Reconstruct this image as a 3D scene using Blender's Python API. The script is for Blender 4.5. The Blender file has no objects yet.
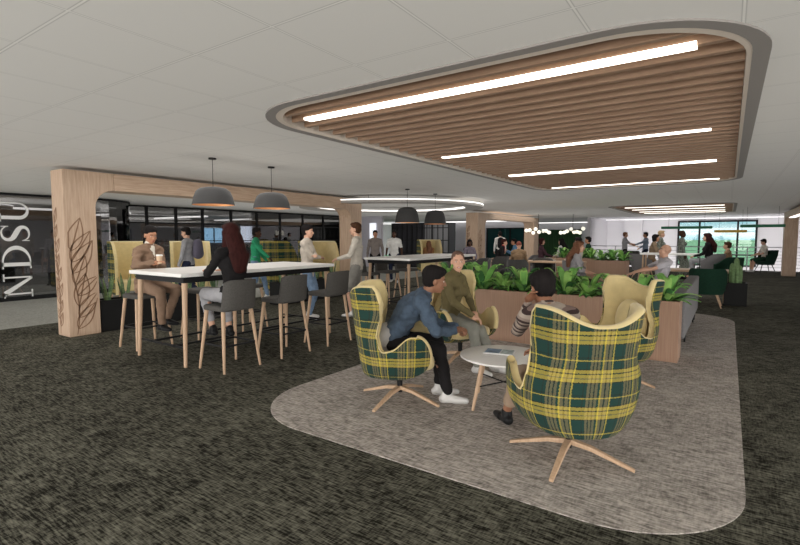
import bpy, bmesh, math, random
from mathutils import Vector as V, Matrix, noise as mnoise
PI = math.pi
S = bpy.context.scene
C = S.collection
random.seed(7)

# ------------------------------------------------------------------ camera, world, light
CEIL = 2.55
cd = bpy.data.cameras.new('camera'); cam = bpy.data.objects.new('camera', cd); C.objects.link(cam)
cam.location = (0, 0, 1.5); cam.rotation_euler = (math.radians(90-4.2), 0, math.radians(34.33))
cd.sensor_width = 36; cd.lens = 36*480.9/800; cd.clip_end = 900; cd.clip_start = .05
S.camera = cam
S.view_settings.view_transform = 'Standard'; S.view_settings.look = 'None'
S.view_settings.gamma = 1; S.view_settings.use_curve_mapping = False
S.view_settings.exposure = -0.17
try:
    S.cycles.use_denoising = True
    S.cycles.max_bounces = 8; S.cycles.diffuse_bounces = 5; S.cycles.transparent_max_bounces = 12
    S.cycles.sample_clamp_indirect = 4
except Exception: pass

W = bpy.data.worlds.new('world'); S.world = W; W.use_nodes = True
nt = W.node_tree; nt.nodes.clear()
wo = nt.nodes.new('ShaderNodeOutputWorld'); bg = nt.nodes.new('ShaderNodeBackground')
tc = nt.nodes.new('ShaderNodeTexCoord'); sp = nt.nodes.new('ShaderNodeSeparateXYZ')
nt.links.new(tc.outputs['Generated'], sp.inputs[0])
# clear cyan sky to the north (+Y), bright overcast to the south and east
r1 = nt.nodes.new('ShaderNodeValToRGB'); r1.color_ramp.elements[0].position = .35; r1.color_ramp.elements[1].position = .92
r1.color_ramp.elements[0].color = (6.6, 6.35, 6.0, 1); r1.color_ramp.elements[1].color = (.46, .80, .90, 1)
mp = nt.nodes.new('ShaderNodeMapRange'); mp.inputs[1].default_value = -1; mp.inputs[2].default_value = 1
nt.links.new(sp.outputs[1], mp.inputs[0]); nt.links.new(mp.outputs[0], r1.inputs[0])
nz = nt.nodes.new('ShaderNodeTexNoise'); nz.inputs['Scale'].default_value = 5; nz.inputs['Detail'].default_value = 5
mpn = nt.nodes.new('ShaderNodeMapping'); mpn.inputs['Scale'].default_value = (1, 1, 9)
nt.links.new(tc.outputs['Generated'], mpn.inputs[0]); nt.links.new(mpn.outputs[0], nz.inputs[0])
r2 = nt.nodes.new('ShaderNodeValToRGB'); r2.color_ramp.elements[0].position = .48; r2.color_ramp.elements[1].position = .7
nt.links.new(nz.outputs[0], r2.inputs[0])
mx = nt.nodes.new('ShaderNodeMixRGB'); mx.inputs[2].default_value = (1.2, 1.28, 1.3, 1)
nt.links.new(r2.outputs[0], mx.inputs[0]); nt.links.new(r1.outputs[0], mx.inputs[1])
nt.links.new(mx.outputs[0], bg.inputs[0]); bg.inputs[1].default_value = 1.0
nt.links.new(bg.outputs[0], wo.inputs[0])

def area_light(name, loc, sx, sy, power, col=(1, .97, .92), rot=(0, 0, 0)):
    l = bpy.data.lights.new(name, 'AREA'); l.shape = 'RECTANGLE'; l.size = sx; l.size_y = sy
    l.energy = power; l.color = col
    o = bpy.data.objects.new(name, l); o.location = loc; o.rotation_euler = rot; C.objects.link(o); return o
area_light('ceiling_fill_light', (-6.2, 4.6, 2.5), 2.4, 3.2, 46)  # this and the next six: added fill, no panel fixtures in this ceiling
area_light('ceiling_fill_light', (-11.5, 7.5, 2.5), 2.5, 6, 55)
area_light('ceiling_fill_light', (-5.5, 14, 2.5), 4, 5, 80)
area_light('ceiling_fill_light', (-1.2, 17, 2.5), 3, 5, 50)
area_light('ceiling_fill_light', (-9.5, 21, 2.5), 5, 5, 110)
area_light('ceiling_fill_light', (-18.5, 13, 2.5), 4, 9, 190)
area_light('ceiling_fill_light', (-18, 2.5, 2.5), 5, 6, 120)
area_light('atrium_light', (-2, 29.3, 2.5), 8, 2, 20)
area_light('corridor_bounce_light', (-9.5, 15.5, .03), 11, 16, 90, (1, .98, .96), (PI, 0, 0))  # second added up-facing fill, in place of bounced light
area_light('floor_bounce_light', (-6, 11.5, .03), 19, 30, 360, (1, .98, .95), (PI, 0, 0))  # added, no real lamp: up-facing fill imitating light off the floor
area_light('corridor_light', (-10.5, 31, 2.5), 7, 2.5, 110)

# ------------------------------------------------------------------ materials
MATS = {}
def mat(name, col, rough=.6, var=.0, vs=12, scale=(1, 1, 1), metal=0, emit=None, es=1, coord='Object', bump=0, sheen=0, alpha=1):
    if name in MATS: return MATS[name]
    m = bpy.data.materials.new(name); m.use_nodes = True; MATS[name] = m
    n = m.node_tree; b = n.nodes['Principled BSDF']
    if max(col) < .12 and not metal: b.inputs['Specular IOR Level'].default_value = .12
    b.inputs['Base Color'].default_value = (*col, 1); b.inputs['Roughness'].default_value = rough; b.inputs['Metallic'].default_value = metal
    if sheen: b.inputs['Sheen Weight'].default_value = sheen
    if emit: b.inputs['Emission Color'].default_value = (*emit, 1); b.inputs['Emission Strength'].default_value = es
    if var or bump:
        t = n.nodes.new('ShaderNodeTexCoord'); mpp = n.nodes.new('ShaderNodeMapping'); mpp.inputs['Scale'].default_value = scale
        x = n.nodes.new('ShaderNodeTexNoise'); x.inputs['Scale'].default_value = vs; x.inputs['Detail'].default_value = 4
        n.links.new(t.outputs[coord], mpp.inputs[0]); n.links.new(mpp.outputs[0], x.inputs[0])
        if var:
            r = n.nodes.new('ShaderNodeValToRGB'); r.color_ramp.elements[0].position = .3; r.color_ramp.elements[1].position = .7
            r.color_ramp.elements[0].color = tuple(c*(1-var) for c in col)+(1,); r.color_ramp.elements[1].color = tuple(min(1, c*(1+var)) for c in col)+(1,)
            n.links.new(x.outputs[0], r.inputs[0]); n.links.new(r.outputs[0], b.inputs['Base Color'])
        if bump:
            bp = n.nodes.new('ShaderNodeBump'); bp.inputs['Strength'].default_value = bump; bp.inputs['Distance'].default_value = .01
            n.links.new(x.outputs[0], bp.inputs['Height']); n.links.new(bp.outputs[0], b.inputs['Normal'])
    return m

def carpet(name, dark, light, lo, hi, stretch=(1.6, 13, 1), big=1.3):
    m = bpy.data.materials.new(name); m.use_nodes = True; n = m.node_tree; b = n.nodes['Principled BSDF']; b.inputs['Roughness'].default_value = .95
    b.inputs['Specular IOR Level'].default_value = .1
    t = n.nodes.new('ShaderNodeTexCoord')
    def noise(sc, s, det=3):
        mpp = n.nodes.new('ShaderNodeMapping'); mpp.inputs['Scale'].default_value = sc
        x = n.nodes.new('ShaderNodeTexNoise'); x.inputs['Scale'].default_value = s; x.inputs['Detail'].default_value = det; x.inputs['Roughness'].default_value = .7
        n.links.new(t.outputs['Object'], mpp.inputs[0]); n.links.new(mpp.outputs[0], x.inputs[0]); return x.outputs[0]
    def math_(op, a, bb):
        q = n.nodes.new('ShaderNodeMath'); q.operation = op
        for i, v in enumerate((a, bb)):
            if isinstance(v, (int, float)): q.inputs[i].default_value = v
            else: n.links.new(v, q.inputs[i])
        return q.outputs[0]
    fine = noise(stretch, 6, 2); fine2 = noise((stretch[1]*.9, stretch[0]*1.4, 1), 6, 1); mid = noise((3, 5, 1), 2.2, 4); bg_ = noise((1, 1, 1), big, 2)
    s = math_('ADD', math_('MULTIPLY', fine, .50), math_('MULTIPLY', fine2, .20))
    s = math_('ADD', s, math_('MULTIPLY', mid, .24)); s = math_('ADD', s, math_('MULTIPLY', bg_, .14))
    r = n.nodes.new('ShaderNodeValToRGB'); r.color_ramp.elements[0].position = lo; r.color_ramp.elements[1].position = hi
    r.color_ramp.elements[0].color = (*dark, 1); r.color_ramp.elements[1].color = (*light, 1)
    n.links.new(s, r.inputs[0]); n.links.new(r.outputs[0], b.inputs['Base Color'])
    bp = n.nodes.new('ShaderNodeBump'); bp.inputs['Strength'].default_value = .3; bp.inputs['Distance'].default_value = .004
    n.links.new(fine, bp.inputs['Height']); n.links.new(bp.outputs[0], b.inputs['Normal'])
    return m

def wood(name, c1, c2, scale=(25, 25, 1.6), rough=.5):
    m = bpy.data.materials.new(name); m.use_nodes = True; n = m.node_tree; b = n.nodes['Principled BSDF']; b.inputs['Roughness'].default_value = rough
    t = n.nodes.new('ShaderNodeTexCoord'); mpp = n.nodes.new('ShaderNodeMapping'); mpp.inputs['Scale'].default_value = scale
    x = n.nodes.new('ShaderNodeTexNoise'); x.inputs['Scale'].default_value = 1.6; x.inputs['Detail'].default_value = 6; x.inputs['Roughness'].default_value = .65
    x.inputs['Distortion'].default_value = .4
    r = n.nodes.new('ShaderNodeValToRGB'); r.color_ramp.elements[0].position = .3; r.color_ramp.elements[1].position = .72
    r.color_ramp.elements[0].color = (*c1, 1); r.color_ramp.elements[1].color = (*c2, 1)
    n.links.new(t.outputs['Object'], mpp.inputs[0]); n.links.new(mpp.outputs[0], x.inputs[0]); n.links.new(x.outputs[0], r.inputs[0]); n.links.new(r.outputs[0], b.inputs['Base Color'])
    return m

OAK = wood('oak', (.40, .27, .185), (.58, .43, .315))
OAKH = wood('oak_along', (.40, .27, .185), (.58, .43, .315), (25, 1.6, 25))
PLANTERWOOD = wood('planter_wood', (.30, .175, .115), (.40, .25, .17), (40, 40, 1.2))
SLAT = wood('slat_wood', (.245, .145, .088), (.36, .235, .155), (1.5, 30, 30))
LEGWOOD = wood('leg_wood', (.44, .29, .18), (.58, .40, .27), (30, 30, 2))
ENGRAVE = mat('engraved_wood', (.23, .13, .075), .7)
DARKCARPET = carpet('dark_carpet', (.012, .011, .0078), (.185, .18, .142), .475, .66)
RUGMAT = carpet('rug_carpet', (.155, .14, .125), (.58, .525, .485), .425, .65, stretch=(1.7, 10, 1))
LIGHTCARPET = carpet('light_carpet', (.22, .22, .20), (.42, .42, .39), .35, .65)
WHITE = mat('white_laminate', (.86, .85, .83), .3)
WALL = mat('wall_white', (.62, .61, .645), .8)
WALLL = mat('wall_lilac', (.56, .54, .60), .8)
BLACK = mat('black_metal', (.015, .015, .016), .45)
CHARCOAL = mat('charcoal_fabric', (.062, .060, .058), .85, .15, 60, sheen=.2)
STOOLGREY = mat('stool_fabric', (.085, .081, .076), .8, .12, 60)
GREYFAB = mat('grey_fabric', (.17, .165, .17), .9, .1, 40)
YELLOW = mat('pale_yellow_wool', (.66, .535, .27), .85, .06, 14, sheen=.3, bump=.1)
GREENFAB = mat('dark_green_fabric', (.011, .036, .022), .9, .15, 30)
BLACKPLANTER = mat('black_planter', (.012, .012, .012), .5)
SHADE = mat('pendant_shade', (.055, .054, .055), .55)
COPPER = mat('copper_inside', (.75, .36, .16), .35, metal=.6, emit=(1, .45, .2), es=.12)  # emission puts the bulb's glow into the lining
LAMP = mat('lamp_strip', (1, 1, 1), .5, emit=(1, .92, .80), es=4.2)
LAMPC = mat('lamp_cool', (1, 1, 1), .5, emit=(1, .97, .93), es=1.8)
GLOBE = mat('globe_glow', (1, 1, 1), .5, emit=(1, .93, .72), es=.95)
SOIL = mat('soil', (.03, .02, .014), .95, .3, 30)
RIM = mat('canopy_rim', (.27, .25, .235), .7)
RIMIN = mat('canopy_inner', (.66, .58, .50), .7)
DARKROOM = mat('dark_panel', (.05, .05, .055), .5)
SKINS = [mat('skin_brown', (.27, .125, .07), .55, .05, 8), mat('skin_light', (.62, .36, .25), .55, .05, 8), mat('skin_dark', (.065, .032, .02), .5), mat('skin_tan', (.46, .22, .125), .55, .05, 8)]
def cloth(name, col, var=.1, vs=10, bump=.35): return mat('cloth_'+name, col, .9, var, vs, bump=bump)

def plaid():
    m = bpy.data.materials.new('plaid_wool'); m.use_nodes = True; n = m.node_tree; b = n.nodes['Principled BSDF']; b.inputs['Roughness'].default_value = .92
    t = n.nodes.new('ShaderNodeUVMap'); sp = n.nodes.new('ShaderNodeSeparateXYZ'); n.links.new(t.outputs[0], sp.inputs[0])
    nn = n.nodes.new('ShaderNodeTexNoise'); nn.inputs['Scale'].default_value = 90; n.links.new(t.outputs[0], nn.inputs[0])
    def M(op, a, b_=0):
        q = n.nodes.new('ShaderNodeMath'); q.operation = op
        for i, v in enumerate((a, b_)):
            if isinstance(v, (int, float)): q.inputs[i].default_value = v
            else: n.links.new(v, q.inputs[i])
        return q.outputs[0]
    jit = M('MULTIPLY', M('SUBTRACT', nn.outputs[0], .5), .014)
    def band(coord, stops):
        r = n.nodes.new('ShaderNodeValToRGB'); r.color_ramp.interpolation = 'CONSTANT'
        f = M('FRACT', M('DIVIDE', M('ADD', coord, M('ADD', jit, 10)), .235)); n.links.new(f, r.inputs[0])
        e = r.color_ramp.elements
        e[0].position = stops[0][0]; e[0].color = (*stops[0][1], 1); e[1].position = stops[1][0]; e[1].color = (*stops[1][1], 1)
        for p, c in stops[2:]:
            k = e.new(p); k.color = (*c, 1)
        return r.outputs[0]
    G = (.004, .034, .027); Y = (.50, .39, .05); B = (.012, .012, .008); T = (.19, .155, .075)
    u = band(sp.outputs[0], [(0, G), (.23, B), (.26, G), (.33, T), (.40, B), (.43, T), (.50, B), (.53, T), (.60, G), (.66, Y), (.70, T), (.78, B), (.82, T), (.90, G), (.93, Y), (.97, G)])
    v = band(sp.outputs[1], [(0, G), (.20, G), (.26, B), (.29, Y), (.38, T), (.41, Y), (.50, B), (.53, Y), (.62, B), (.65, G), (.80, G), (.85, Y), (.88, G), (.92, B), (.96, G)])
    mx = n.nodes.new('ShaderNodeMixRGB'); mx.inputs[0].default_value = .5
    # twill weave: alternate threads of the two directions
    chk = M('GREATER_THAN', M('SINE', M('MULTIPLY', M('ADD', sp.outputs[0], sp.outputs[1]), 900)), 0)
    mx.inputs[0].default_value = .5; n.links.new(M('ADD', M('MULTIPLY', chk, .24), .36), mx.inputs[0])
    n.links.new(u, mx.inputs[1]); n.links.new(v, mx.inputs[2]); n.links.new(mx.outputs[0], b.inputs['Base Color'])
    return m
PLAID = plaid()

def ceil_mat():
    m = bpy.data.materials.new('ceiling_tiles'); m.use_nodes = True; n = m.node_tree; b = n.nodes['Principled BSDF']; b.inputs['Roughness'].default_value = .9
    t = n.nodes.new('ShaderNodeTexCoord'); sp = n.nodes.new('ShaderNodeSeparateXYZ'); n.links.new(t.outputs['Object'], sp.inputs[0])
    def M(op, a, b_=0):
        q = n.nodes.new('ShaderNodeMath'); q.operation = op
        for i, v in enumerate((a, b_)):
            if isinstance(v, (int, float)): q.inputs[i].default_value = v
            else: n.links.new(v, q.inputs[i])
        return q.outputs[0]
    def dist(c, off):   # distance in metres to the nearest tile joint
        f = M('FRACT', M('DIVIDE', M('ADD', c, 64.9-off), .649)); return M('MULTIPLY', M('MINIMUM', f, M('SUBTRACT', 1, f)), .649)
    d = M('MINIMUM', dist(sp.outputs[0], -3.231), dist(sp.outputs[1], 1.045))
    r = n.nodes.new('ShaderNodeValToRGB'); e = r.color_ramp.elements
    e[0].position = 0; e[0].color = (.86, .85, .82, 1); e[1].position = .006; e[1].color = (.82, .81, .78, 1)
    for p, c in ((.0075, (.52, .515, .5)), (.0095, (.52, .515, .5)), (.012, (.78, .77, .745))):
        k = e.new(p); k.color = (*c, 1)
    n.links.new(d, r.inputs[0]); n.links.new(r.outputs[0], b.inputs['Base Color'])
    return m
CEILMAT = ceil_mat()

def glassmat(name, tint, keep, rough=.03):
    m = bpy.data.materials.new(name); m.use_nodes = True; n = m.node_tree; n.nodes.clear()
    o = n.nodes.new('ShaderNodeOutputMaterial'); tr = n.nodes.new('ShaderNodeBsdfTransparent'); g = n.nodes.new('ShaderNodeBsdfGlossy'); f = n.nodes.new('ShaderNodeFresnel')
    tr.inputs[0].default_value = (*tint, 1); g.inputs['Roughness'].default_value = rough; f.inputs[0].default_value = 1.6
    a = n.nodes.new('ShaderNodeMath'); a.operation = 'ADD'; a.inputs[1].default_value = keep; n.links.new(f.outputs[0], a.inputs[0])
    mx = n.nodes.new('ShaderNodeMixShader'); n.links.new(a.outputs[0], mx.inputs[0]); n.links.new(tr.outputs[0], mx.inputs[1]); n.links.new(g.outputs[0], mx.inputs[2]); n.links.new(mx.outputs[0], o.inputs[0])
    return m
SMOKED = glassmat('smoked_glass', (.58, .58, .59), .06, .02)
CLEAR = glassmat('clear_glass', (.93, .97, .96), .0)

# ------------------------------------------------------------------ mesh helpers
class MB:
    def __init__(s): s.v = []; s.f = []; s.m = []; s.uv = None
    def add(s, v, f, mi=0):
        o = len(s.v); s.v += [tuple(p) for p in v]; s.f += [tuple(i+o for i in q) for q in f]; s.m += [mi]*len(f)
        return s
    def box(s, c, d, rz=0, mi=0, rot=None):
        R = rot or Matrix.Rotation(rz, 3, 'Z'); x, y, z = (k/2 for k in d)
        v = [V(c)+R@V(p) for p in ((-x,-y,-z),(x,-y,-z),(x,y,-z),(-x,y,-z),(-x,-y,z),(x,-y,z),(x,y,z),(-x,y,z))]
        return s.add(v, [(0,3,2,1),(4,5,6,7),(0,1,5,4),(1,2,6,5),(2,3,7,6),(3,0,4,7)], mi)
    def ext(s, a, b, mi=0):     # box from corner to corner
        return s.box([(a[i]+b[i])/2 for i in range(3)], [abs(a[i]-b[i]) for i in range(3)], mi=mi)
    def taper(s, a, b, ra, rb, n=12, mi=0, sq=1.0):
        a, b = V(a), V(b); d = (b-a).normalized(); u = d.orthogonal().normalized(); w = d.cross(u)
        vs = []
        for p, r in ((a, ra), (b, rb)):
            for k in range(n):
                t = 2*PI*k/n; vs.append(p+(u*math.cos(t)+w*math.sin(t)*sq)*r)
        fs = [(k, (k+1) % n, n+(k+1) % n, n+k) for k in range(n)]+[tuple(range(n-1, -1, -1)), tuple(range(n, 2*n))]
        return s.add(vs, fs, mi)
    def tube(s, pts, r, n=8, mi=0):
        pts = [V(p) for p in pts]; vs = []; m = len(pts); prev = None
        for i, p in enumerate(pts):
            d = (pts[min(i+1, m-1)]-pts[max(i-1, 0)]).normalized()
            u = d.orthogonal().normalized() if prev is None else (prev-d*prev.dot(d)).normalized()
            prev = u; w = d.cross(u); rr = r[i] if isinstance(r, (list, tuple)) else r
            vs += [p+(u*math.cos(2*PI*k/n)+w*math.sin(2*PI*k/n))*rr for k in range(n)]
        fs = [(i*n+k, i*n+(k+1) % n, (i+1)*n+(k+1) % n, (i+1)*n+k) for i in range(m-1) for k in range(n)]
        fs += [tuple(range(n-1, -1, -1)), tuple(range((m-1)*n, m*n))]
        return s.add(vs, fs, mi)
    def cap(s, a, b, ra, rb, kx=1.0, n=14, mi=0):     # closed capsule with two radii; kx widens it sideways (X)
        a, b = V(a), V(b); L = (b-a).length; d = (b-a)/L if L > 1e-6 else V((0, 0, 1)); u = d.orthogonal().normalized(); w = d.cross(u)
        rings = [(a-d*ra*math.cos(t), ra*math.sin(t)) for t in (0.3, .75, 1.2)]+[(a, ra), (b, rb)]+[(b+d*rb*math.cos(t), rb*math.sin(t)) for t in (1.2, .75, .3)]
        vs = [a-d*ra]
        for c, r in rings:
            for k in range(n):
                t = 2*PI*k/n; o = (u*math.cos(t)+w*math.sin(t))*r; o.x *= kx; vs.append(c+o)
        vs.append(b+d*rb); m = len(rings); e = len(vs)-1
        fs = [(0, 1+(k+1) % n, 1+k) for k in range(n)]
        fs += [(1+i*n+k, 1+i*n+(k+1) % n, 1+(i+1)*n+(k+1) % n, 1+(i+1)*n+k) for i in range(m-1) for k in range(n)]
        fs += [(e, 1+(m-1)*n+k, 1+(m-1)*n+(k+1) % n) for k in range(n)]
        return s.add(vs, fs, mi)
    def ell(s, c, r, R=None, n=16, m=10, mi=0):
        c = V(c); R = R or Matrix.Identity(3); vs = [c+R@V((0, 0, -r[2]))]
        for j in range(1, m):
            t = -PI/2+PI*j/m
            vs += [c+R@V((r[0]*math.cos(t)*math.cos(2*PI*k/n), r[1]*math.cos(t)*math.sin(2*PI*k/n), r[2]*math.sin(t))) for k in range(n)]
        vs.append(c+R@V((0, 0, r[2]))); e = len(vs)-1
        fs = [(0, 1+(k+1) % n, 1+k) for k in range(n)]+[(1+(j-1)*n+k, 1+(j-1)*n+(k+1) % n, 1+j*n+(k+1) % n, 1+j*n+k) for j in range(1, m-1) for k in range(n)]
        fs += [(e, 1+(m-2)*n+k, 1+(m-2)*n+(k+1) % n) for k in range(n)]
        return s.add(vs, fs, mi)
    def lathe(s, prof, n=32, c=(0, 0, 0), mi=0):
        vs = []; m = len(prof)
        for r, z in prof: vs += [(c[0]+r*math.cos(2*PI*k/n), c[1]+r*math.sin(2*PI*k/n), c[2]+z) for k in range(n)]
        return s.add(vs, [(i*n+k, i*n+(k+1) % n, (i+1)*n+(k+1) % n, (i+1)*n+k) for i in range(m-1) for k in range(n)], mi)
    def prism(s, poly, fn, h0, h1, mi=0):      # polygon (u,v) placed by fn(u,v,h)
        n = len(poly); vs = [fn(u, v, h0) for u, v in poly]+[fn(u, v, h1) for u, v in poly]
        return s.add(vs, [tuple(range(n-1, -1, -1)), tuple(range(n, 2*n))]+[(k, (k+1) % n, n+(k+1) % n, n+k) for k in range(n)], mi)
    def strip(s, L, Rr, fn, h0, h1, mi=0):     # ribbon between two 2-D polylines, extruded
        m = len(L)
        vs = [fn(*p, h) for h in (h0, h1) for q in (L, Rr) for p in q]
        a, b, c, d = 0, m, 2*m, 3*m; fs = []
        for i in range(m-1):
            fs += [(a+i, a+i+1, b+i+1, b+i), (c+i, d+i, d+i+1, c+i+1), (a+i, c+i, c+i+1, a+i+1), (b+i, b+i+1, d+i+1, d+i)]
        fs += [(a, b, d, c), (a+m-1, c+m-1, d+m-1, b+m-1)]
        return s.add(vs, fs, mi)

def mesh(name, mb, mats, smooth=False, angle=None):
    me = bpy.data.meshes.new(name); me.from_pydata(mb.v, [], mb.f)
    if not isinstance(mats, (list, tuple)): mats = [mats]
    for m in mats: me.materials.append(m)
    if len(mats) > 1: me.polygons.foreach_set('material_index', mb.m)
    bm = bmesh.new(); bm.from_mesh(me); bmesh.ops.recalc_face_normals(bm, faces=bm.faces); bm.to_mesh(me); bm.free()
    if smooth: me.polygons.foreach_set('use_smooth', [True]*len(me.polygons))
    me.update(); return me
def sharp(o, ang=40):
    try: o.data.set_sharp_from_angle(angle=math.radians(ang))
    except Exception: pass
def tag(o, label=None, cat=None, group=None, kind=None):
    if label: o['label'] = label
    if cat: o['category'] = cat
    if group: o['group'] = group
    if kind: o['kind'] = kind
    return o
def obj(name, mb, mats, parent=None, label=None, smooth=False, bevel=0, loc=None, rz=0, seg=2):
    o = bpy.data.objects.new(name, mesh(name, mb, mats, smooth)); C.objects.link(o)
    if parent is not None: o.parent = parent
    if label: o['label'] = label
    if smooth: sharp(o)
    if bevel:
        b = o.modifiers.new('bevel', 'BEVEL'); b.width = bevel; b.segments = seg; b.limit_method = 'ANGLE'
    if loc: o.location = loc
    if rz: o.rotation_euler.z = rz
    return o
def empty(name, loc, rz=0, label=None, cat=None, group=None):
    o = bpy.data.objects.new(name, None); C.objects.link(o); o.location = loc; o.rotation_euler.z = rz; o.empty_display_size = .1
    return tag(o, label, cat, group)
def kids(o): return [c for c in bpy.data.objects if c.parent == o]
def copy_tree(o, parent=None):
    c = o.copy(); C.objects.link(c); c.parent = parent
    for k in kids(o): copy_tree(k, c)
    return c
def dup(o, loc, rz, label, group=None):
    c = copy_tree(o); c.location = loc; c.rotation_euler.z = rz; c['label'] = label
    if group: c['group'] = group
    return c
def struct(name, mb, m, **k):
    o = obj(name, mb, m, **k); o['kind'] = 'structure'; return o
TMPS = bpy.data.scenes.new('remesh_work')
def remesh(mb, voxel, it=3, fac=.5):
    me = bpy.data.meshes.new('tmp'); me.from_pydata(mb.v, [], mb.f)
    o = bpy.data.objects.new('tmp', me); TMPS.collection.objects.link(o)
    r = o.modifiers.new('r', 'REMESH'); r.mode = 'VOXEL'; r.voxel_size = voxel
    if it:
        s = o.modifiers.new('s', 'SMOOTH'); s.iterations = it; s.factor = fac
    with bpy.context.temp_override(scene=TMPS, view_layer=TMPS.view_layers[0]):
        dg = bpy.context.evaluated_depsgraph_get(); out = bpy.data.meshes.new_from_object(o.evaluated_get(dg))
    bpy.data.objects.remove(o); bpy.data.meshes.remove(me)
    out.polygons.foreach_set('use_smooth', [True]*len(out.polygons)); return out
def robj(name, mb, m, voxel, parent=None, label=None, it=3, fac=.5):
    me = remesh(mb, voxel, it, fac); me.materials.clear(); me.materials.append(m); me.name = name
    o = bpy.data.objects.new(name, me); C.objects.link(o); o.parent = parent
    if label: o['label'] = label
    return o
def rrect(x0, y0, x1, y1, r, n=12):
    rs = r if isinstance(r, (list, tuple)) else [r]*4     # corners: x1y1, x0y1, x0y0, x1y0
    pts = []
    for k, (cx, cy, a) in enumerate(((x1-rs[0], y1-rs[0], 0), (x0+rs[1], y1-rs[1], 90), (x0+rs[2], y0+rs[2], 180), (x1-rs[3], y0+rs[3], 270))):
        for i in range(n+1):
            t = math.radians(a+90*i/n); pts.append((cx+rs[k]*math.cos(t), cy+rs[k]*math.sin(t)))
    return pts
ID = lambda u, v, h: (u, v, h)

#@@STRUCT
# ------------------------------------------------------------------ setting
struct('floor', MB().ext((-30, -4, -.3), (6, 27, 0)), DARKCARPET)
m = MB(); m.ext((-15.4, -4, 0), (-9.7, 27, .004)); struct('floor_light_carpet', m, LIGHTCARPET)
m = MB(); m.prism(rrect(-3.53, 2.56, .14, 11.05, [.85, .8, .8, .75]), ID, 0, .006)
tag(obj('area_rug', m, RUGMAT), 'pale mottled grey rug with rounded corners under the wing chairs', 'rug')

holes = [(-3.57, 2.67, .13, 11.0), (-3.55, 17.6, .15, 24.5)]
def holed(outer, hs, z, grow=0):
    bm = bmesh.new()
    def loop(p):
        vs = [bm.verts.new((x, y, z)) for x, y in p]
        for i in range(len(vs)): bm.edges.new((vs[i], vs[(i+1) % len(vs)]))
    loop(outer)
    for h in hs: loop(rrect(h[0]-grow, h[1]-grow, h[2]+grow, h[3]+grow, .72+grow))
    bmesh.ops.triangle_fill(bm, edges=bm.edges, use_beauty=True)
    me = bpy.data.meshes.new('c'); bm.to_mesh(me); bm.free(); return me
me = holed([(-30, -4), (6, -4), (6, 27), (-30, 27)], holes, CEIL)
me.materials.append(CEILMAT); o = bpy.data.objects.new('ceiling', me); C.objects.link(o); o['kind'] = 'structure'
m = MB().ext((-30, -4, CEIL+.45), (6, 27, CEIL+.6)); struct('ceiling_slab', m, WALL)
m = MB().ext((-30, 27, CEIL), (6, 36, CEIL+.15)); struct('ceiling_far', m, WALL)
# far walls
def wallbox(name, a, b, mt=WALL): return struct(name, MB().ext(a, b), mt)
X0, X1 = -6.15, 6
wz0 = -3.6
m = MB(); m.ext((X0, 31.3, wz0), (-2.37, 31.5, CEIL)); m.ext((1.16, 31.3, wz0), (X1, 31.5, CEIL)); m.ext((-2.37, 31.3, wz0), (1.16, 31.5, -.05)); m.ext((-2.37, 31.3, 2.36), (1.16, 31.5, CEIL))
m.ext((-5.15, 31.0, wz0), (-4.2, 31.32, CEIL))
struct('wall_far', m, WALL)
wallbox('wall_atrium_left', (X0-.15, 27, wz0), (X0, 31.5, CEIL))
wallbox('wall_far_left', (-16, 34.9, 0), (-6, 35.1, CEIL))
wallbox('wall_lilac', (-17, 19.3, 0), (-14.3, 19.45, CEIL), WALLL)
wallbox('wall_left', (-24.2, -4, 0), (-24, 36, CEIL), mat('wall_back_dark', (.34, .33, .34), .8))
wallbox('wall_corridor', (-16.5, 27.5, 0), (-10.2, 27.7, CEIL)) if 0 else None
wallbox('floor_atrium', (-20, 27, wz0-.1), (8, 31.3, wz0), LIGHTCARPET)
wallbox('floor_far', (-20, 26.9, -.3), (X0, 36, 0), LIGHTCARPET)
wallbox('wall_right_blocker', (6, 7.5, wz0), (6.2, 36, CEIL))  # out-of-view wall added to block side light and darken the glass reflection
# far window
m = MB()
for x in (-2.37, -1.37, .36, 1.16): m.box((x, 31.28, 1.16), (.09, .12, 2.45))
for z in (-.03, 2.36, .55): m.box((-.6, 31.28, z), (3.6, .1 if z != .55 else .06, .09 if z != .55 else .05))
w = struct('window_1', m, BLACK)
struct('window_1_pane', MB().ext((-2.33, 31.36, 0), (1.12, 31.37, 2.33)), CLEAR, parent=w)
m = MB(); m.ext((-300, 31.8, -2.9), (300, 850, -2.7)); tag(obj('field', m, mat('grass_field', (.035, .12, .055), .95, .08, .02)), kind='structure')
# glass office fronts on the left: straight part, round corner, long part
def glass_front(name, path, z1, base=.1, label=None):
    t = empty(name, (0, 0, 0)); t['kind'] = 'structure'
    g = MB(); fr = MB()
    for i in range(len(path)-1):
        (x0, y0, m0), (x1, y1, _) = path[i], path[i+1]
        a, b = V((x0, y0, 0)), V((x1, y1, 0)); d = (b-a).normalized(); nrm = V((-d.y, d.x, 0))*.006
        vs = [a-nrm, b-nrm, b+nrm, a+nrm]; vs = [v+V((0, 0, base)) for v in vs]+[v+V((0, 0, z1-.04)) for v in vs]
        g.add(vs, [(0,3,2,1),(4,5,6,7),(0,1,5,4),(1,2,6,5),(2,3,7,6),(3,0,4,7)])
        ang = math.atan2(d.y, d.x); L = (b-a).length; c = (a+b)/2
        fr.box((c.x, c.y, base/2), (L+.02, .06, base), ang); fr.box((c.x, c.y, z1-.02), (L+.02, .06, .05), ang)
        if m0: fr.box((x0, y0, z1/2), (.07, .09, z1), ang)
    obj('glazing', g, SMOKED, t); obj('mullions', fr, BLACK, t)
    return t
arc = [(-13.85-1.6+1.6*math.cos(math.radians(a)), 5.9+1.6*math.sin(math.radians(a)), 0) for a in range(0, 91, 9)]
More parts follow.
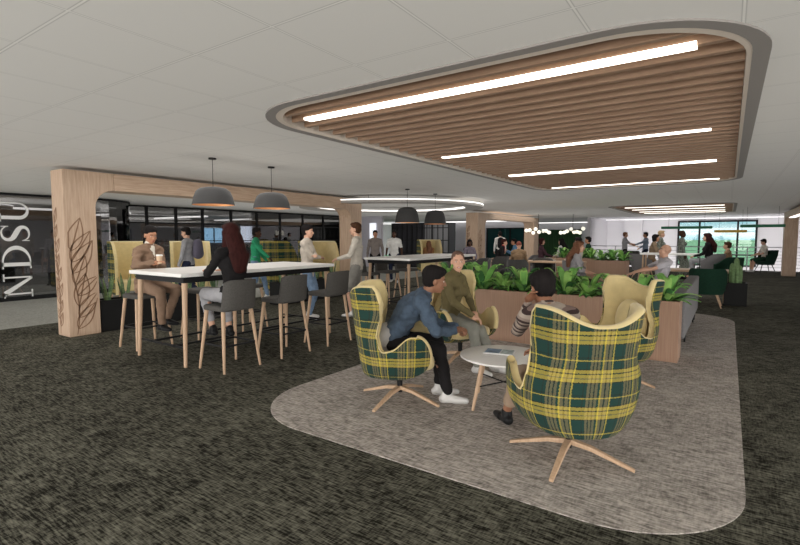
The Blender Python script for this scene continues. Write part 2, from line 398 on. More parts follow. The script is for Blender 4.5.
glass_front('wall_glass_front', [(-13.85, y, y in (1, -2)) for y in (-4, -2, 1, 3.2, 5.9)]+arc[1:]+[(-15.6, 7.5, 1)]+[(-15.6, y, 1) for y in (8.3, 9.3, 10.3, 11.5, 12.7, 13.9, 15.2, 16.5, 17.8, 19.2)], 2.52)
m = MB()
for z in (1.95,): m.ext((-15.63, 7.5, z), (-15.57, 19.2, z+.035))
m.ext((-15.63, 7.5, 1.35), (-15.57, 19.2, 1.38))
struct('trim_1', m, BLACK)
# lit windows on the rear wall seen through the smoked glass
for i, (y, h, w, c) in enumerate([(16.5, .8, 1.3, (.25, .50, .72)), (19.2, .95, 1.9, (.75, .85, 1)), (22.9, .95, 1.4, (.7, .78, .9)), (11.7, .7, .5, (.6, .7, .9))]):
    mm = mat('lit_window_%d' % i, (.5, .5, .5), .4, emit=c, es=2.6)
    w_ = struct('window_%d' % (i+2), MB().ext((-23.98, y-w/2, 1.2), (-23.95, y+w/2, 1.2+h)), mm)
    f = MB()
    for k in range(3): f.box((-23.93, y-w/2+w*k/2, 1.2+h/2), (.05, .06, h))
    obj('window_frame', f, BLACK, w_)
# white ceiling bands inside the glazed rooms
m = MB()
for y in (8.5, 11.5, 14.5, 17.5): m.ext((-21, y, 2.3), (-17.2, y+.12, 2.36))
m.ext((-19.5, -2, 2.3), (-19.35, 6.5, 2.36)); m.ext((-17, -2, 2.3), (-16.9, 6.5, 2.36))
o = tag(obj('linear_lights', m, LAMPC), 'white linear ceiling lights inside the smoked glass office', 'lights', kind='structure')

# dark glazed cabinet wall in the distance
m = MB(); m.ext((-14.25, 20.2, 0), (-11.0, 20.9, 2.2)); cabinet = tag(obj('display_cabinet_wall', m, mat('cabinet_dark', (.035, .035, .04), .25)), 'long dark glazed cabinet wall left of the second portal', 'cabinet')
m = MB()
for i in range(12): m.box((-14.25+3.25*i/11, 20.18, 1.1), (.035 if i % 4 else .09, .05, 2.2))
for z in (.05, .75, 1.35, 1.95, 2.18): m.box((-12.62, 20.18, z), (3.25, .04, .04))
obj('glazing_bars', m, BLACK, cabinet)
for i in range(5):
    obj('door', MB().ext((-12.3+.62*i*.42, 20.165, .1), (-12.06+.62*i*.42, 20.175, 2.1)), mat('cabinet_door', (.16, .16, .17), .15), cabinet)
tag(obj('light_box', MB().ext((-15.0, 19.24, 1.2), (-14.62, 19.29, 2.2)), mat('sign_white', (.8, .8, .82), .5, emit=(.9, .93, 1), es=1.0), bevel=.01), 'glowing white panel on the pale wall behind two walking men', 'sign')
# white wall with teal double door behind the second portal
DY = 29
m = MB(); m.ext((-17, DY, 0), (-13.02, DY+.15, CEIL)); m.ext((-10.48, DY, 0), (-10.0, DY+.15, CEIL)); m.ext((-13.02, DY, 2.08), (-10.48, DY+.15, CEIL))
struct('wall_corridor', m, WALL)
m = MB(); m.ext((-17, DY-.25, CEIL-.06), (-10.0, DY-.15, CEIL-.01)); struct('trim_2', m, LAMPC)
d_ = empty('door_1', (-11.75, DY+.05, 0)); d_['kind'] = 'structure'
TEAL = mat('teal_glass', (.015, .055, .055), .12)
obj('door_leaf', MB().ext((-1.22, 0, .04), (-.02, .04, 2.03)), TEAL, d_); obj('door_leaf', MB().ext((.02, 0, .04), (1.22, .04, 2.03)), TEAL, d_)
f = MB()
for x in (-1.24, -.33, .33, 1.24): f.box((x, -.01, 1.03), (.07, .09, 2.06))
f.box((0, -.01, 2.06), (2.54, .09, .06)); obj('door_frame', f, BLACK, d_)
wallbox('wall_behind_door', (-14.5, 31.5, 0), (-11.2, 31.6, CEIL), mat('teal_dark', (.02, .06, .055), .5))
# green feature wall with lit top
m = MB(); m.ext((-12.2, 34.4, 0), (-8.5, 34.85, 2.03)); gw = tag(obj('green_feature_wall', m, mat('deep_green', (.022, .055, .02), .7, .3, 3, (12, 1, 1))), 'dark green slatted feature wall behind the globe pendants', 'wall panel')
m = MB()
for i in range(32): m.box((-12.14+i*.115, 34.385, 1.0), (.035, .04, 2.0))
obj('slats', m, mat('deep_green2', (.028, .065, .028), .6), gw)['kind'] = 'stuff'
m = MB(); m.ext((-16, 34.5, CEIL-.05), (-6.5, 34.62, CEIL-.01)); struct('trim_3', m, LAMPC)
m = MB(); m.ext((X0, 30.95, CEIL-.04), (5, 31.05, CEIL-.01)); struct('trim_4', m, mat('lamp_soft', (1, 1, 1), .5, emit=(1, .98, 1), es=.9))

# railing along the atrium edge
t = empty('railing', (0, 26.75, 0), 0, 'grey metal railing with horizontal rails along the far atrium edge', 'railing')
RAIL = mat('rail_metal', (.30, .31, .33), .35, metal=.7)
obj('handrail', MB().ext((-6.3, -.025, 1.03), (5, .025, 1.07)), RAIL, t)
for z in (.15, .29, .43, .57, .71, .85): obj('rail', MB().ext((-6.3, -.01, z), (5, .01, z+.02)), RAIL, t)
for i in range(9): obj('post', MB().box((-6.2+i*1.38, 0, .52), (.045, .045, 1.04)), RAIL, t)

# ------------------------------------------------------------------ slatted ceiling canopies
def canopy(h, name, label, strips):
    x0, y0, x1, y1 = h
    t = empty(name, (x0, y0, CEIL), 0, label, 'ceiling feature', 'slatted wooden ceiling panels'); w, d = x1-x0, y1-y0; r = .72
    n = 14; outer = rrect(0-.02, 0-.02, w+.02, d+.02, r+.02, n); inner = rrect(.07, .06, w-.065, d-.06, r-.06, n)
    outer.append(outer[0]); inner.append(inner[0])
    m = MB(); m.strip(outer, inner, ID, -.012, .0); obj('rim', m, RIM, t)
    o2 = [(a*.985+b*.015, c*.985+e*.015) for (a, c), (b, e) in zip(inner, [(w/2, d/2)]*len(inner))]
    m = MB(); m.strip(inner, o2, ID, -.010, .26); obj('inner_band', m, RIMIN, t)
    m = MB().prism(rrect(.1, .1, w-.1, d-.1, r, n), ID, .27, .28); obj('backing', m, mat('canopy_backing', (.12, .07, .045), .8), t)
    y = .085; k = 0; ri = r-.07
    while y < d-.12:
        e = 0
        q = max(0, min(y-.07, d-.07-y))
        if q < ri: e = ri-math.sqrt(max(0, ri*ri-(ri-q)**2))
        m = MB().ext((.17+e, y, .0), (w-.095-e, y+.045, .17)); obj('slat', m, SLAT, t)
        y += .2; k += 1
    for sy in strips:
        m = MB().ext((.40, sy-.045, -.008), (w-.32, sy+.045, .012)); obj('light_strip', m, LAMP, t)
    return t
canopy(holes[0], 'slatted_ceiling_panel', 'large wooden slatted ceiling panel over the rug with four light strips', (.50, 2.98, 5.32, 7.75))
canopy(holes[1], 'slatted_ceiling_panel', 'small distant wooden slatted ceiling panel before the far window', (1.4, 3.0, 4.8, 6.2))

# ------------------------------------------------------------------ wooden portals
def leaf_shape(x, y, a, L, wd, k=10):
    out = []
    for sgn in (1, -1):
        out.append([(x+math.cos(a)*L*i/k-sgn*math.sin(a)*wd*math.sin(PI*(i/k)**.8), y+math.sin(a)*L*i/k+sgn*math.cos(a)*wd*math.sin(PI*(i/k)**.8)) for i in range(k+1)])
    out.append([(x+math.cos(a)*L*i/k, y+math.sin(a)*L*i/k) for i in range(k+1)])
    return out
def ribbon(m, pts, w, fn, h):
    L, R_ = [], []
    for i, p in enumerate(pts):
        q0, q1 = pts[max(0, i-1)], pts[min(len(pts)-1, i+1)]; dx, dy = q1[0]-q0[0], q1[1]-q0[1]; l = math.hypot(dx, dy) or 1
        ww = w*(.45+.55*math.sin(PI*(i+.5)/len(pts))); L.append((p[0]-dy/l*ww/2, p[1]+dx/l*ww/2)); R_.append((p[0]+dy/l*ww/2, p[1]-dx/l*ww/2))
    m.strip(L, R_, fn, 0, h)
def portal(loc, L, dp, leg, top, beam, r, label, leafy=True, floor=True):
    t = empty('wooden_portal', loc, 0, label, 'portal', 'wooden portals')
    def section(y0, y1, poly, nm):
        m = MB().prism(poly, lambda u, v, h: (h, u, v), -dp, 0); return m
    k = 10; inner = []
    a0 = leg; a1 = L-leg; zt = top-beam
    left = [(0, 0), (leg, 0)]+[(leg, zt-r)]+[(leg+r-r*math.cos(PI/2*i/k), zt-r+r*math.sin(PI/2*i/k)) for i in range(1, k+1)]+[(leg+r, top), (0, top)]
    right = [(L-a, b) for a, b in left]; right.reverse()
    m = MB()
    def put(mb, poly):   # split quads so that caps are clean
        mb.prism(poly, lambda u, v, h: (h, u, v), -dp, 0)
    p = obj('post', MB(), OAK, t) if 0 else None
    ml = MB(); put(ml, left); obj('post', ml, OAK, t, bevel=.012)
    mr = MB(); put(mr, right); obj('post', mr, OAK, t, bevel=.012)
    obj('beam', MB().ext((-dp, leg+r, top-beam), (0, L-leg-r, top)), OAKH, t, bevel=.012)
    if leafy:
        rnd = random.Random(4)
        def face(fn, W_, H_, seed, big):
            rnd = random.Random(seed); m = MB()
            stem = [(W_*(.22+.1*math.sin(i*.35)), H_*i/16) for i in range(17)]; ribbon(m, stem, .02, fn, .002)
            for i in range(1, 16, 1 if not big else 2):
                x, y = stem[i]; s = 1 if i % 2 else -1
                Ls = (.52 if big else .26)*rnd.uniform(.8, 1.1); a = PI/2-s*rnd.uniform(.3, .6) if not big else PI/2-rnd.uniform(.15, .95)*(1 if i % 4 else -.4)
                for q in leaf_shape(x, y, a, Ls, Ls*.2):
                    q = [p_ for p_ in q if .01 < p_[0] < W_-.01]
                    if len(q) > 2: ribbon(m, q, .02, fn, .002)
            return m
        obj('engraving', face(lambda u, v, h: (0+h, .02+u, .03+v), leg-.04, 1.35, 3, True), ENGRAVE, t, 'brown engraved leaf motif')
        obj('engraving', face(lambda u, v, h: (-dp+.02+u, -h, .03+v), dp-.04, 1.8, 9, False), ENGRAVE, t, 'brown engraved leaf motif')
    return t
portal((-8.08, 3.08, 0), 6.95, .4, .44, 2.5, .27, .28, 'nearest oak portal, with engraved leaves, framing the high table')
portal((-8.0, 17.0, 0), 7.2, .5, .72, 2.45, .22, .3, 'distant oak portal in front of the dark teal doors')
portal((2.15, 17.3, 0), 6.7, .42, .42, 2.45, .2, .2, 'oak portal cut off by the right edge of the picture', leafy=False)
m = MB().ext((1.82, 17.8, 2.22), (1.98, 23.2, 2.245)); tag(obj('portal_light_strip', m, LAMPC), 'white strip light under the right-hand portal beam', 'light')

# ------------------------------------------------------------------ NDSU lettering on the glass
XG = -13.825
gl = lambda u, v, h: (XG+h*.03, 4.53-v, u)
def letter(m_, lab):
    return m_
t = empty('wall_lettering', (XG, 4.5, 0), 0, 'large white serif letters NDSU reading upward on the smoked glass', 'lettering')
def lt(n, build):
    m = MB(); build(m)
    o = obj('letter', m, mat('letter_white', (.82, .82, .82), .5), t, 'white letter '+n); o.matrix_parent_inverse = Matrix.Translation((-XG, -4.5, 0)); return o
CH = .56
def rect(m, u0, v0, u1, v1): m.prism([(u0, v0), (u1, v0), (u1, v1), (u0, v1)], gl, 0, 1)
def N_(m):
    z = .08; w = .56
    rect(m, z+.07, 0, z+.105, CH); rect(m, z+w-.10, 0, z+w-.065, CH)
    rect(m, z, 0, z+.175, .022); rect(m, z, CH-.022, z+.12, CH); rect(m, z+w-.17, CH-.022, z+w, CH)
    m.prism([(z+.03, CH), (z+.15, CH), (z+w-.065, 0), (z+w-.12, 0)], gl, 0, 1)
def D_(m):
    z = .76; w = .54
    rect(m, z+.06, 0, z+.145, CH); rect(m, z, 0, z+.16, .022); rect(m, z, CH-.022, z+.16, CH)
    k = 24; O, I = [], []
    for i in range(k+1):
        a = -PI/2+PI*i/k; c, s_ = math.cos(a), math.sin(a)
        O.append((z+.15+(w-.15)*c, CH/2+CH/2*s_)); I.append((z+.15+(w-.15-.09)*c, CH/2+(CH/2-.024)*s_))
    m.strip(O, I, gl, 0, 1)
def S_(m):
    z = 1.40; w = .38
    P = [(.93, .76), (.86, .88), (.70, .965), (.50, .98), (.28, .95), (.13, .84), (.10, .72), (.18, .61), (.36, .53), (.60, .45), (.80, .37), (.90, .26), (.86, .13), (.70, .045), (.48, .02), (.27, .04), (.13, .12), (.06, .25)]
    Wd = [.012, .02, .024, .026, .04, .06, .075, .09, .10, .10, .09, .075, .06, .04, .026, .024, .02, .012]
    pts = []
    L, R_ = [], []
    # smooth the control polygon
    q = P; ww = Wd
    for _ in range(2):
        nq, nw = [q[0]], [ww[0]]
        for i in range(len(q)-1):
            nq += [tuple(q[i][j]*.75+q[i+1][j]*.25 for j in (0, 1)), tuple(q[i][j]*.25+q[i+1][j]*.75 for j in (0, 1))]; nw += [ww[i]*.75+ww[i+1]*.25, ww[i]*.25+ww[i+1]*.75]
        q, ww = nq+[q[-1]], nw+[ww[-1]]
    q = [(z+a*w, b*CH) for a, b in q]
    for i, p in enumerate(q):
        a, b = q[max(0, i-1)], q[min(len(q)-1, i+1)]; dx, dy = b[0]-a[0], b[1]-a[1]; l = math.hypot(dx, dy) or 1
        L.append((p[0]-dy/l*ww[i]/2, p[1]+dx/l*ww[i]/2)); R_.append((p[0]+dy/l*ww[i]/2, p[1]-dx/l*ww[i]/2))
    m.strip(L, R_, gl, 0, 1)
    rect(m, z+.90*w, .74*CH, z+.95*w, .98*CH); rect(m, z+.03*w, .02*CH, z+.08*w, .27*CH)
def U_(m):
    z = 1.86; w = .52
    rect(m, z+.055, .19, z+.135, CH); rect(m, z+w-.105, .19, z+w-.07, CH); rect(m, z, CH-.022, z+.19, CH); rect(m, z+w-.17, CH-.022, z+w, CH)
    k = 20; O, I = [], []; c0 = z+.055; c1 = z+w-.07
    for i in range(k+1):
        a = PI+PI*i/k; O.append(((c0+c1)/2+(c1-c0)/2*math.cos(a), .2+.2*math.sin(a))); I.append(((c0+.08+c1-.035)/2+(c1-.035-c0-.08)/2*math.cos(a), .2+.155*math.sin(a)))
    m.strip(O, I, gl, 0, 1)
for n_, b_ in (('N', N_), ('D', D_), ('S', S_), ('U', U_)): lt(n_, b_)

#@@OBJECTS
# ------------------------------------------------------------------ furniture builders
def high_table(name, loc, w, d, label, h=1.09, group='white high tables'):
    t = empty(name, loc, 0, label, 'table', group)     # w along X, d along Y, origin at the near-left corner
    obj('table_top', MB().ext((0, 0, h-.045), (w, d, h)), WHITE, t, bevel=.006)
    obj('apron', MB().ext((.05, .06, h-.115), (w-.05, d-.06, h-.046)), BLACK, t)
    for sx in (0, 1):
        for sy in (0, 1):
            x, y = (.09, w-.09)[sx], (.1, d-.1)[sy]
            obj('leg', MB().taper((x+(-.03, .03)[sx], y+(-.04, .04)[sy], 0), (x, y, h-.05), .02, .034, 14), LEGWOOD, t, smooth=True)
    m = MB()
    for sy in (0, 1): m.ext((.07, (.08, d-.1)[sy], .2), (w-.07, (.10, d-.08)[sy], .225))
    for x in (.32, w-.32): m.ext((x-.012, .08, .2), (x+.012, d-.08, .225))
    obj('foot_rail', m, BLACK, t)
    return t
table1 = high_table('high_table', (-6.2, 3.05, 0), 1.14, 2.55, 'long white-topped high table under the two nearest pendants')
high_table('high_table', (-6.15, 7.7, 0), 1.12, 2.9, 'white-topped high table behind the denim-jacketed person')

def shell_surf(prof, nu=32):
    pass
def stool_proto():
    t = empty('counter_stool', (0, 0, 0), 0, 'x', 'stool', 'charcoal counter stools')
    # faces +Y; seat 0.42 wide at 0.72 high
    m = MB(); P = rrect(-.22, -.20, .22, .22, .07, 5); m.prism(P, ID, .675, .735)
    obj('seat', m, STOOLGREY, t, bevel=.02, seg=3, smooth=True)
    n, k = 12, 8; vo, vi = [], []
    for j in range(k+1):
        z = .70+.33*j/k
        for i in range(n+1):
            s = -1+2*i/n; x = .225*math.sin(s*1.15)/math.sin(1.15)*(1-.08*(j/k)); y = -.235+.09*(abs(s)**2.6)-.045*(j/k)
            vo.append((x*1.02, y-.018, z-(.0 if j < k else .03*abs(s)**6))); vi.append((x*.94, y+.018, z-(.0 if j < k else .03*abs(s)**6)))
    f = []; N1 = len(vo)
    for j in range(k):
        for i in range(n):
            a = j*(n+1)+i; f += [(a, a+1, a+n+2, a+n+1), (N1+a, N1+a+n+1, N1+a+n+2, N1+a+1)]
    for i in range(n): f += [(i, N1+i, N1+i+1, i+1), (k*(n+1)+i, k*(n+1)+i+1, N1+k*(n+1)+i+1, N1+k*(n+1)+i)]
    for j in range(k): f += [(j*(n+1), (j+1)*(n+1), N1+(j+1)*(n+1), N1+j*(n+1)), (j*(n+1)+n, N1+j*(n+1)+n, N1+(j+1)*(n+1)+n, (j+1)*(n+1)+n)]
    obj('backrest', MB().add(vo+vi, f), STOOLGREY, t, smooth=True, bevel=.008)
    for sx in (-1, 1):
        for sy in (-1, 1):
            obj('leg', MB().taper((sx*.245, sy*.225+.01, 0), (sx*.185, sy*.15+.01, .69), .014, .024, 10), LEGWOOD, t, smooth=True)
    m = MB(); m.ext((-.20, .19, .28), (.20, .205, .30)); m.ext((-.20, -.19, .28), (.20, -.175, .30)); m.ext((-.21, -.18, .28), (-.195, .19, .30)); m.ext((.195, -.18, .28), (.21, .19, .30))
    obj('footrest', m, BLACK, t)
    return t
stool = stool_proto()
def put_stool(x, y, rz, label):
    global stool_used
    if not stool_used: stool_used = True; stool.location = (x, y, 0); stool.rotation_euler.z = rz; stool['label'] = label; return stool
    return dup(stool, (x, y, 0), rz, label)
stool_used = False
put_stool(-4.72, 3.43, PI/2, 'charcoal counter stool nearest the camera, under the long-haired person')
put_stool(-4.72, 4.25, PI/2, 'middle of three charcoal stools on the near side of the long high table')
put_stool(-4.72, 5.08, PI/2, 'charcoal stool at the far end of the near row, nearest the two standing talkers')
put_stool(-6.62, 3.45, -PI/2, 'backless charcoal stool under the person in the tan suit')
put_stool(-6.52, 4.28, -PI/2, 'empty backless middle stool on the far side of the long high table')
put_stool(-6.52, 5.05, -PI/2, 'empty backless last stool on the far side of the long high table')
put_stool(-4.72, 8.35, PI/2, 'nearest stool at the second high table, behind the denim jacket')
put_stool(-4.72, 9.25, PI/2, 'farther stool on the near side of the second high table')
put_stool(-6.5, 8.2, -PI/2, 'first stool on the far side of the second high table')
put_stool(-6.5, 9.0, -PI/2, 'second stool on the far side of the second high table')
put_stool(-6.5, 9.8, -PI/2, 'third stool on the far side of the second high table')

for o_ in [c for c in bpy.data.objects if c.name.startswith('backrest') and c.parent and 'counter_stool' in c.parent.name and abs(c.parent.location.x+6.55) < .12 and c.parent.location.y < 6]:
    bpy.data.objects.remove(o_)
# wing chair -----------------------------------------------------------
def sm(a, b, x):
    t = min(1, max(0, (x-a)/(b-a))); return t*t*(3-2*t)
def wing_chair(loc, rz, label):
    t = empty('wing_chair', loc, rz, label, 'armchair', 'plaid wing chairs around the coffee table')
    # plan path, s 0 = middle of the back, |s| = 1 front of the arm; chair faces +Y
    def path(s, off):
        a = abs(s); g = 1 if s >= 0 else -1
        hw, hb = .40-off, .33-off
        if a < .5:
            th = a/.5*PI/2; x = hw*math.sin(th)**.9; y = -hb*math.cos(th)**.9+.0 if th < PI/2 else 0
            y -= .0
        else:
            u = (a-.5)/.5; x = hw*(1+.03*math.sin(u*PI))-.05*u*u; y = u*.31
        return g*x, y-.02
    def top(a):
        return_ = .97+.10*sm(.02, .30, a)
        if a > .33: return_ = 1.07-.53*sm(.335, .43, a)
        if a > .43: return_ = .54+.12*sm(.43, .74, a)
        return return_
    def pt(s, v, off):
        a = abs(s); T = top(a)-off*.12; z0 = .27+.05*sm(.6, .9, a)
        if a > .80:
            k = math.sqrt(max(.0, 1-((a-.80)/.205)**2)); mid = .46; T = mid+(T-mid)*k; z0 = mid+(z0-mid)*k
        z = z0+(T-z0)*v; h = z
        t_ = min(1, max(0, (h-.25)/.30)); f = .50+.50*math.sqrt(1-(1-t_)**2)
        x, y = path(s, off)
        lean = -.15*max(0, h-.45)*(1-sm(.38, .55, a))
        flare = 1-.10*sm(.58, .80, h)+.05*sm(.8, 1.05, h)
        wingfwd = .10*sm(.62, .90, h)*sm(.22, .36, a)
        return V((x*f*flare, y*(.62+.38*f)+lean+wingfwd-.02, z))
    NU, NV = 120, 22; th = .052
    ss = []
    for i in range(NU+1):
        q = -1+2*i/NU; ss.append(q)
    def grid(off):
        return [[pt(s, j/NV, off) for j in range(NV+1)] for s in ss]
    go, gi = grid(0), grid(th)
    idx = lambda i, j: i*(NV+1)+j
    m = MB(); vs = [p for c in go for p in c]; fs = [(idx(i, j), idx(i+1, j), idx(i+1, j+1), idx(i, j+1)) for i in range(NU) for j in range(NV)]
    # closed belly under the seat
    base = len(vs); cx = V((0, .03, .25)); bot = [go[i][0] for i in range(NU+1)]
    vs += [b*.55+V((0, .03, .245))*.45 for b in bot]; vs += [cx]
    fs += [(idx(i+1, 0), idx(i, 0), base+i, base+i+1) for i in range(NU)]+[(base+i+1, base+i, base+NU+1) for i in range(NU)]
    fs += [(idx(0, 0), idx(NU, 0), base+NU, base), (base, base+NU, base+NU+1)]
    m.add(vs, fs); o = obj('outer_shell', m, PLAID, t, smooth=True)
    uvl = o.data.uv_layers.new(name='UVMap')
    arcs = [0]
    for i in range(NU): 
        a_, b_ = path(ss[i], 0), path(ss[i+1], 0); arcs.append(arcs[-1]+math.hypot(a_[0]-b_[0], a_[1]-b_[1]))
    for lp in o.data.loops:
        vi = lp.vertex_index
        if vi < base: i, j = divmod(vi, NV+1); uvl.data[lp.index].uv = (arcs[i]-arcs[NU//2]+.03, vs[vi].z)
        elif vi < base+NU+1: uvl.data[lp.index].uv = (arcs[vi-base]-arcs[NU//2], .15)
        else: uvl.data[lp.index].uv = (0, 0)
    m = MB(); vs = [p for c in gi for p in c]; fs = [(idx(i, j), idx(i, j+1), idx(i+1, j+1), idx(i+1, j)) for i in range(NU) for j in range(NV)]
    # rounded yellow edge between the two skins
    def rim(a, b):
        n0 = len(vs); K = 5
        for (p, q, out) in zip(a, b, range(len(a))):
            mid = (p+q)/2; d = (q-p)
            prv = (a[max(0, out-1)]+b[max(0, out-1)])/2; nxt = (a[min(len(a)-1, out+1)]+b[min(len(a)-1, out+1)])/2
            tn = (nxt-prv).normalized(); up = tn.cross(d).normalized()
            if up.dot(mid-V((0, .05, .62))) < 0: up = -up
            for k in range(K+1):
                w = PI*k/K; vs.append(mid-d/2*1.12*math.cos(w)+up*.022*math.sin(w))
        for i in range(len(a)-1):
            for k in range(K): fs.append((n0+i*(K+1)+k, n0+(i+1)*(K+1)+k, n0+(i+1)*(K+1)+k+1, n0+i*(K+1)+k+1))
    edge_o = [go[0][j] for j in range(NV)]+[go[i][NV] for i in range(NU+1)]+[go[NU][j] for j in range(NV-1, -1, -1)]
    edge_i = [gi[0][j] for j in range(NV)]+[gi[i][NV] for i in range(NU+1)]+[gi[NU][j] for j in range(NV-1, -1, -1)]
    rim(edge_o, edge_i)
    m.add(vs, fs); obj('inner_lining', m, YELLOW, t, smooth=True)
    m = MB(); P = rrect(-.275, -.22, .275, .31, [.1, .16, .16, .1], 6); m.prism(P, ID, .345, .45); obj('seat_cushion', m, YELLOW, t, smooth=True, bevel=.04, seg=4)
    m = MB(); m.ell((0, -.225, .62), (.22, .06, .24)); obj('back_cushion', m, YELLOW, t, smooth=True)
    obj('stem', MB().taper((0, 0, .08), (0, 0, .27), .022, .03, 16), BLACK, t, smooth=True)
    for k in range(4):
        a = -rz+k*PI/2+.02; d = V((math.cos(a), math.sin(a), 0)); 
        m = MB(); w_ = V((-d.y, d.x, 0))
        secs = [(.0, .125, .022, .018), (.14, .105, .020, .015), (.41, .022, .014, .010)]
        vs = []
        for r_, z, hw, hh in secs:
            p = d*r_+V((0, 0, z)); vs += [p-w_*hw-V((0, 0, hh)), p+w_*hw-V((0, 0, hh)), p+w_*hw+V((0, 0, hh)), p-w_*hw+V((0, 0, hh))]
        fs = [(0, 1, 2, 3), (8, 11, 10, 9)]+[(4*i+k2, 4*i+(k2+1) % 4, 4*i+4+(k2+1) % 4, 4*i+4+k2) for i in (0, 1) for k2 in range(4)]
        obj('base_leg', m.add(vs, fs), LEGWOOD, t, bevel=.004)
    return t
WA = wing_chair((-2.44, 3.57, .006), math.radians(-58), 'left plaid wing chair holding the person in the denim jacket')
WC = wing_chair((-.84, 3.25, .006), math.radians(40), 'nearest wing chair, seen from its plaid back, person in stripes sitting in it')
WB = wing_chair((-2.60, 5.08, .006), math.radians(-116), 'wing chair with yellow lining behind the smiling person in olive')
WD = wing_chair((-.95, 5.22, .006), math.radians(140), 'empty wing chair with yellow lining in front of the wood planter')

# coffee table
t = empty('coffee_table', (-1.62, 4.02, .006), 0, 'small round white coffee table between the wing chairs', 'table')
obj('table_top', MB().lathe([(0, .425), (.375, .425), (.39, .432), (.39, .445), (.375, .45), (0, .45)], 48), WHITE, t, smooth=True)
for k in range(4):
    a = k*PI/2+2.7; obj('leg', MB().taper((.35*math.cos(a), .35*math.sin(a), 0), (.24*math.cos(a), .24*math.sin(a), .43), .013, .023, 10), LEGWOOD, t, smooth=True)
m = MB()
for k in range(2):
    a = k*PI/2+2.7; m.tube([(.3*math.cos(a), .3*math.sin(a), .2), (-.3*math.cos(a), -.3*math.sin(a), .2)], .006)
obj('brace', m, BLACK, t)
t = empty('magazine', (-1.68, 4.06, .457), math.radians(12), 'blue and grey magazine lying open on the round coffee table', 'magazine')
obj('pages', MB().ext((-.13, -.09, 0), (.13, .09, .01)), mat('paper', (.7, .7, .7), .6), t)
obj('cover_picture', MB().ext((-.12, -.08, .0101), (.01, .08, .0112)), mat('cover_blue', (.12, .2, .32), .4, .6, 20), t, 'blue printed picture')
obj('cover_picture', MB().ext((.02, -.08, .0101), (.12, .08, .0112)), mat('cover_grey', (.35, .42, .42), .4, .6, 25), t, 'grey printed picture')

# ------------------------------------------------------------------ planters and plants
def planter(loc, w, d, h, mt, label, name='wood_planter', group=None):
    t = empty(name, loc, 0, label, 'planter', group)
    m = MB(); e = .03
    m.ext((0, 0, 0), (w, e, h)); m.ext((0, d-e, 0), (w, d, h)); m.ext((0, e, 0), (e, d-e, h)); m.ext((w-e, e, 0), (w, d-e, h)); m.ext((e, e, 0), (w-e, d-e, .05))
    obj('box', m, mt, t); obj('soil', MB().ext((e, e, h-.09), (w-e, d-e, h-.06)), SOIL, t)
    return t
planter((-3.75, 6.5, .006), 3.3, .42, .73, PLANTERWOOD, 'long wood-clad planter of leafy plants behind the lounge chairs')
planter((-3.3, 15.0, 0), .9, .5, .82, PLANTERWOOD, 'short wood planter in the distance, front one of a pair')
planter((-4.2, 12.6, 0), .5, 2.2, .82, PLANTERWOOD, 'wood planter in the distance, left one of a pair') if 0 else planter((-4.75, 16.2, 0), 1.2, .5, .82, PLANTERWOOD, 'wood planter in the distance, left one of a pair')
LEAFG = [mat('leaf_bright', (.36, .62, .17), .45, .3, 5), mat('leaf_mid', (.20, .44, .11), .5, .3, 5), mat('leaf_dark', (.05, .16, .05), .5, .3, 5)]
def leafy_plant(seed, R_=.42, H=.60, n=32):
    rnd = random.Random(seed); m = MB()
    for i in range(n):
        a = 2*PI*i/n*2.4+rnd.uniform(-.3, .3); up = rnd.uniform(.25, 1.0); L = R_*rnd.uniform(.8, 1.15); w = rnd.uniform(.036, .056); K = 7
        d = V((math.cos(a), math.sin(a), 0)); s = V((-d.y, d.x, 0)); P = []
        for k in range(K+1):
            u = k/K; r = L*(.05+.95*u)*(1.15-.5*up); z = H*up*(1.5*u-1.05*u*u*(1.3-.5*up))+.02
            ww = w*math.sin(PI*min(.97, .08+u*.9))**.8; p = d*r+V((0, 0, z)); P.append((p+s*ww+V((0, 0, .012)), p, p-s*ww+V((0, 0, .012))))
        vs = [q for p in P for q in p]; fs = []
        for k in range(K): fs += [(3*k, 3*k+3, 3*k+4, 3*k+1), (3*k+1, 3*k+4, 3*k+5, 3*k+2)]
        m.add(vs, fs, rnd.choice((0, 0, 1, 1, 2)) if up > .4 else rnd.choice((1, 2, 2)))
    return mesh('leafy_plant', m, LEAFG, True)
PL = [leafy_plant(s) for s in (1, 2, 3, 4)]
ORD = ['first', 'second', 'third', 'fourth', 'fifth', 'sixth', 'seventh', 'eighth', 'ninth', 'tenth', 'eleventh', 'twelfth', 'thirteenth']
def put_plant(me, loc, rz, sc, label, group, cat='plant', name='leafy_plant'):
    o = bpy.data.objects.new(name, me); C.objects.link(o); o.location = loc; o.rotation_euler.z = rz; o.scale = (sc, sc, sc); tag(o, label, cat, group); return o
rnd = random.Random(5)
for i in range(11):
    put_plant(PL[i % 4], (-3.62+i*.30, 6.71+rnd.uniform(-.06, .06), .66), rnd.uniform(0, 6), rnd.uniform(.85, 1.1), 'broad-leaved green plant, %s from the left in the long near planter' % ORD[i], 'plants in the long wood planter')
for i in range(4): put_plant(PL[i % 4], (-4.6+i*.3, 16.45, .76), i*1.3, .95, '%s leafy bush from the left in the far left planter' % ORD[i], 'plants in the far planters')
for i in range(3): put_plant(PL[(i+1) % 4], (-3.12+i*.28, 15.25, .76), i*1.7, .9, '%s leafy bush from the left in the far front planter' % ORD[i], 'plants in the far planters')
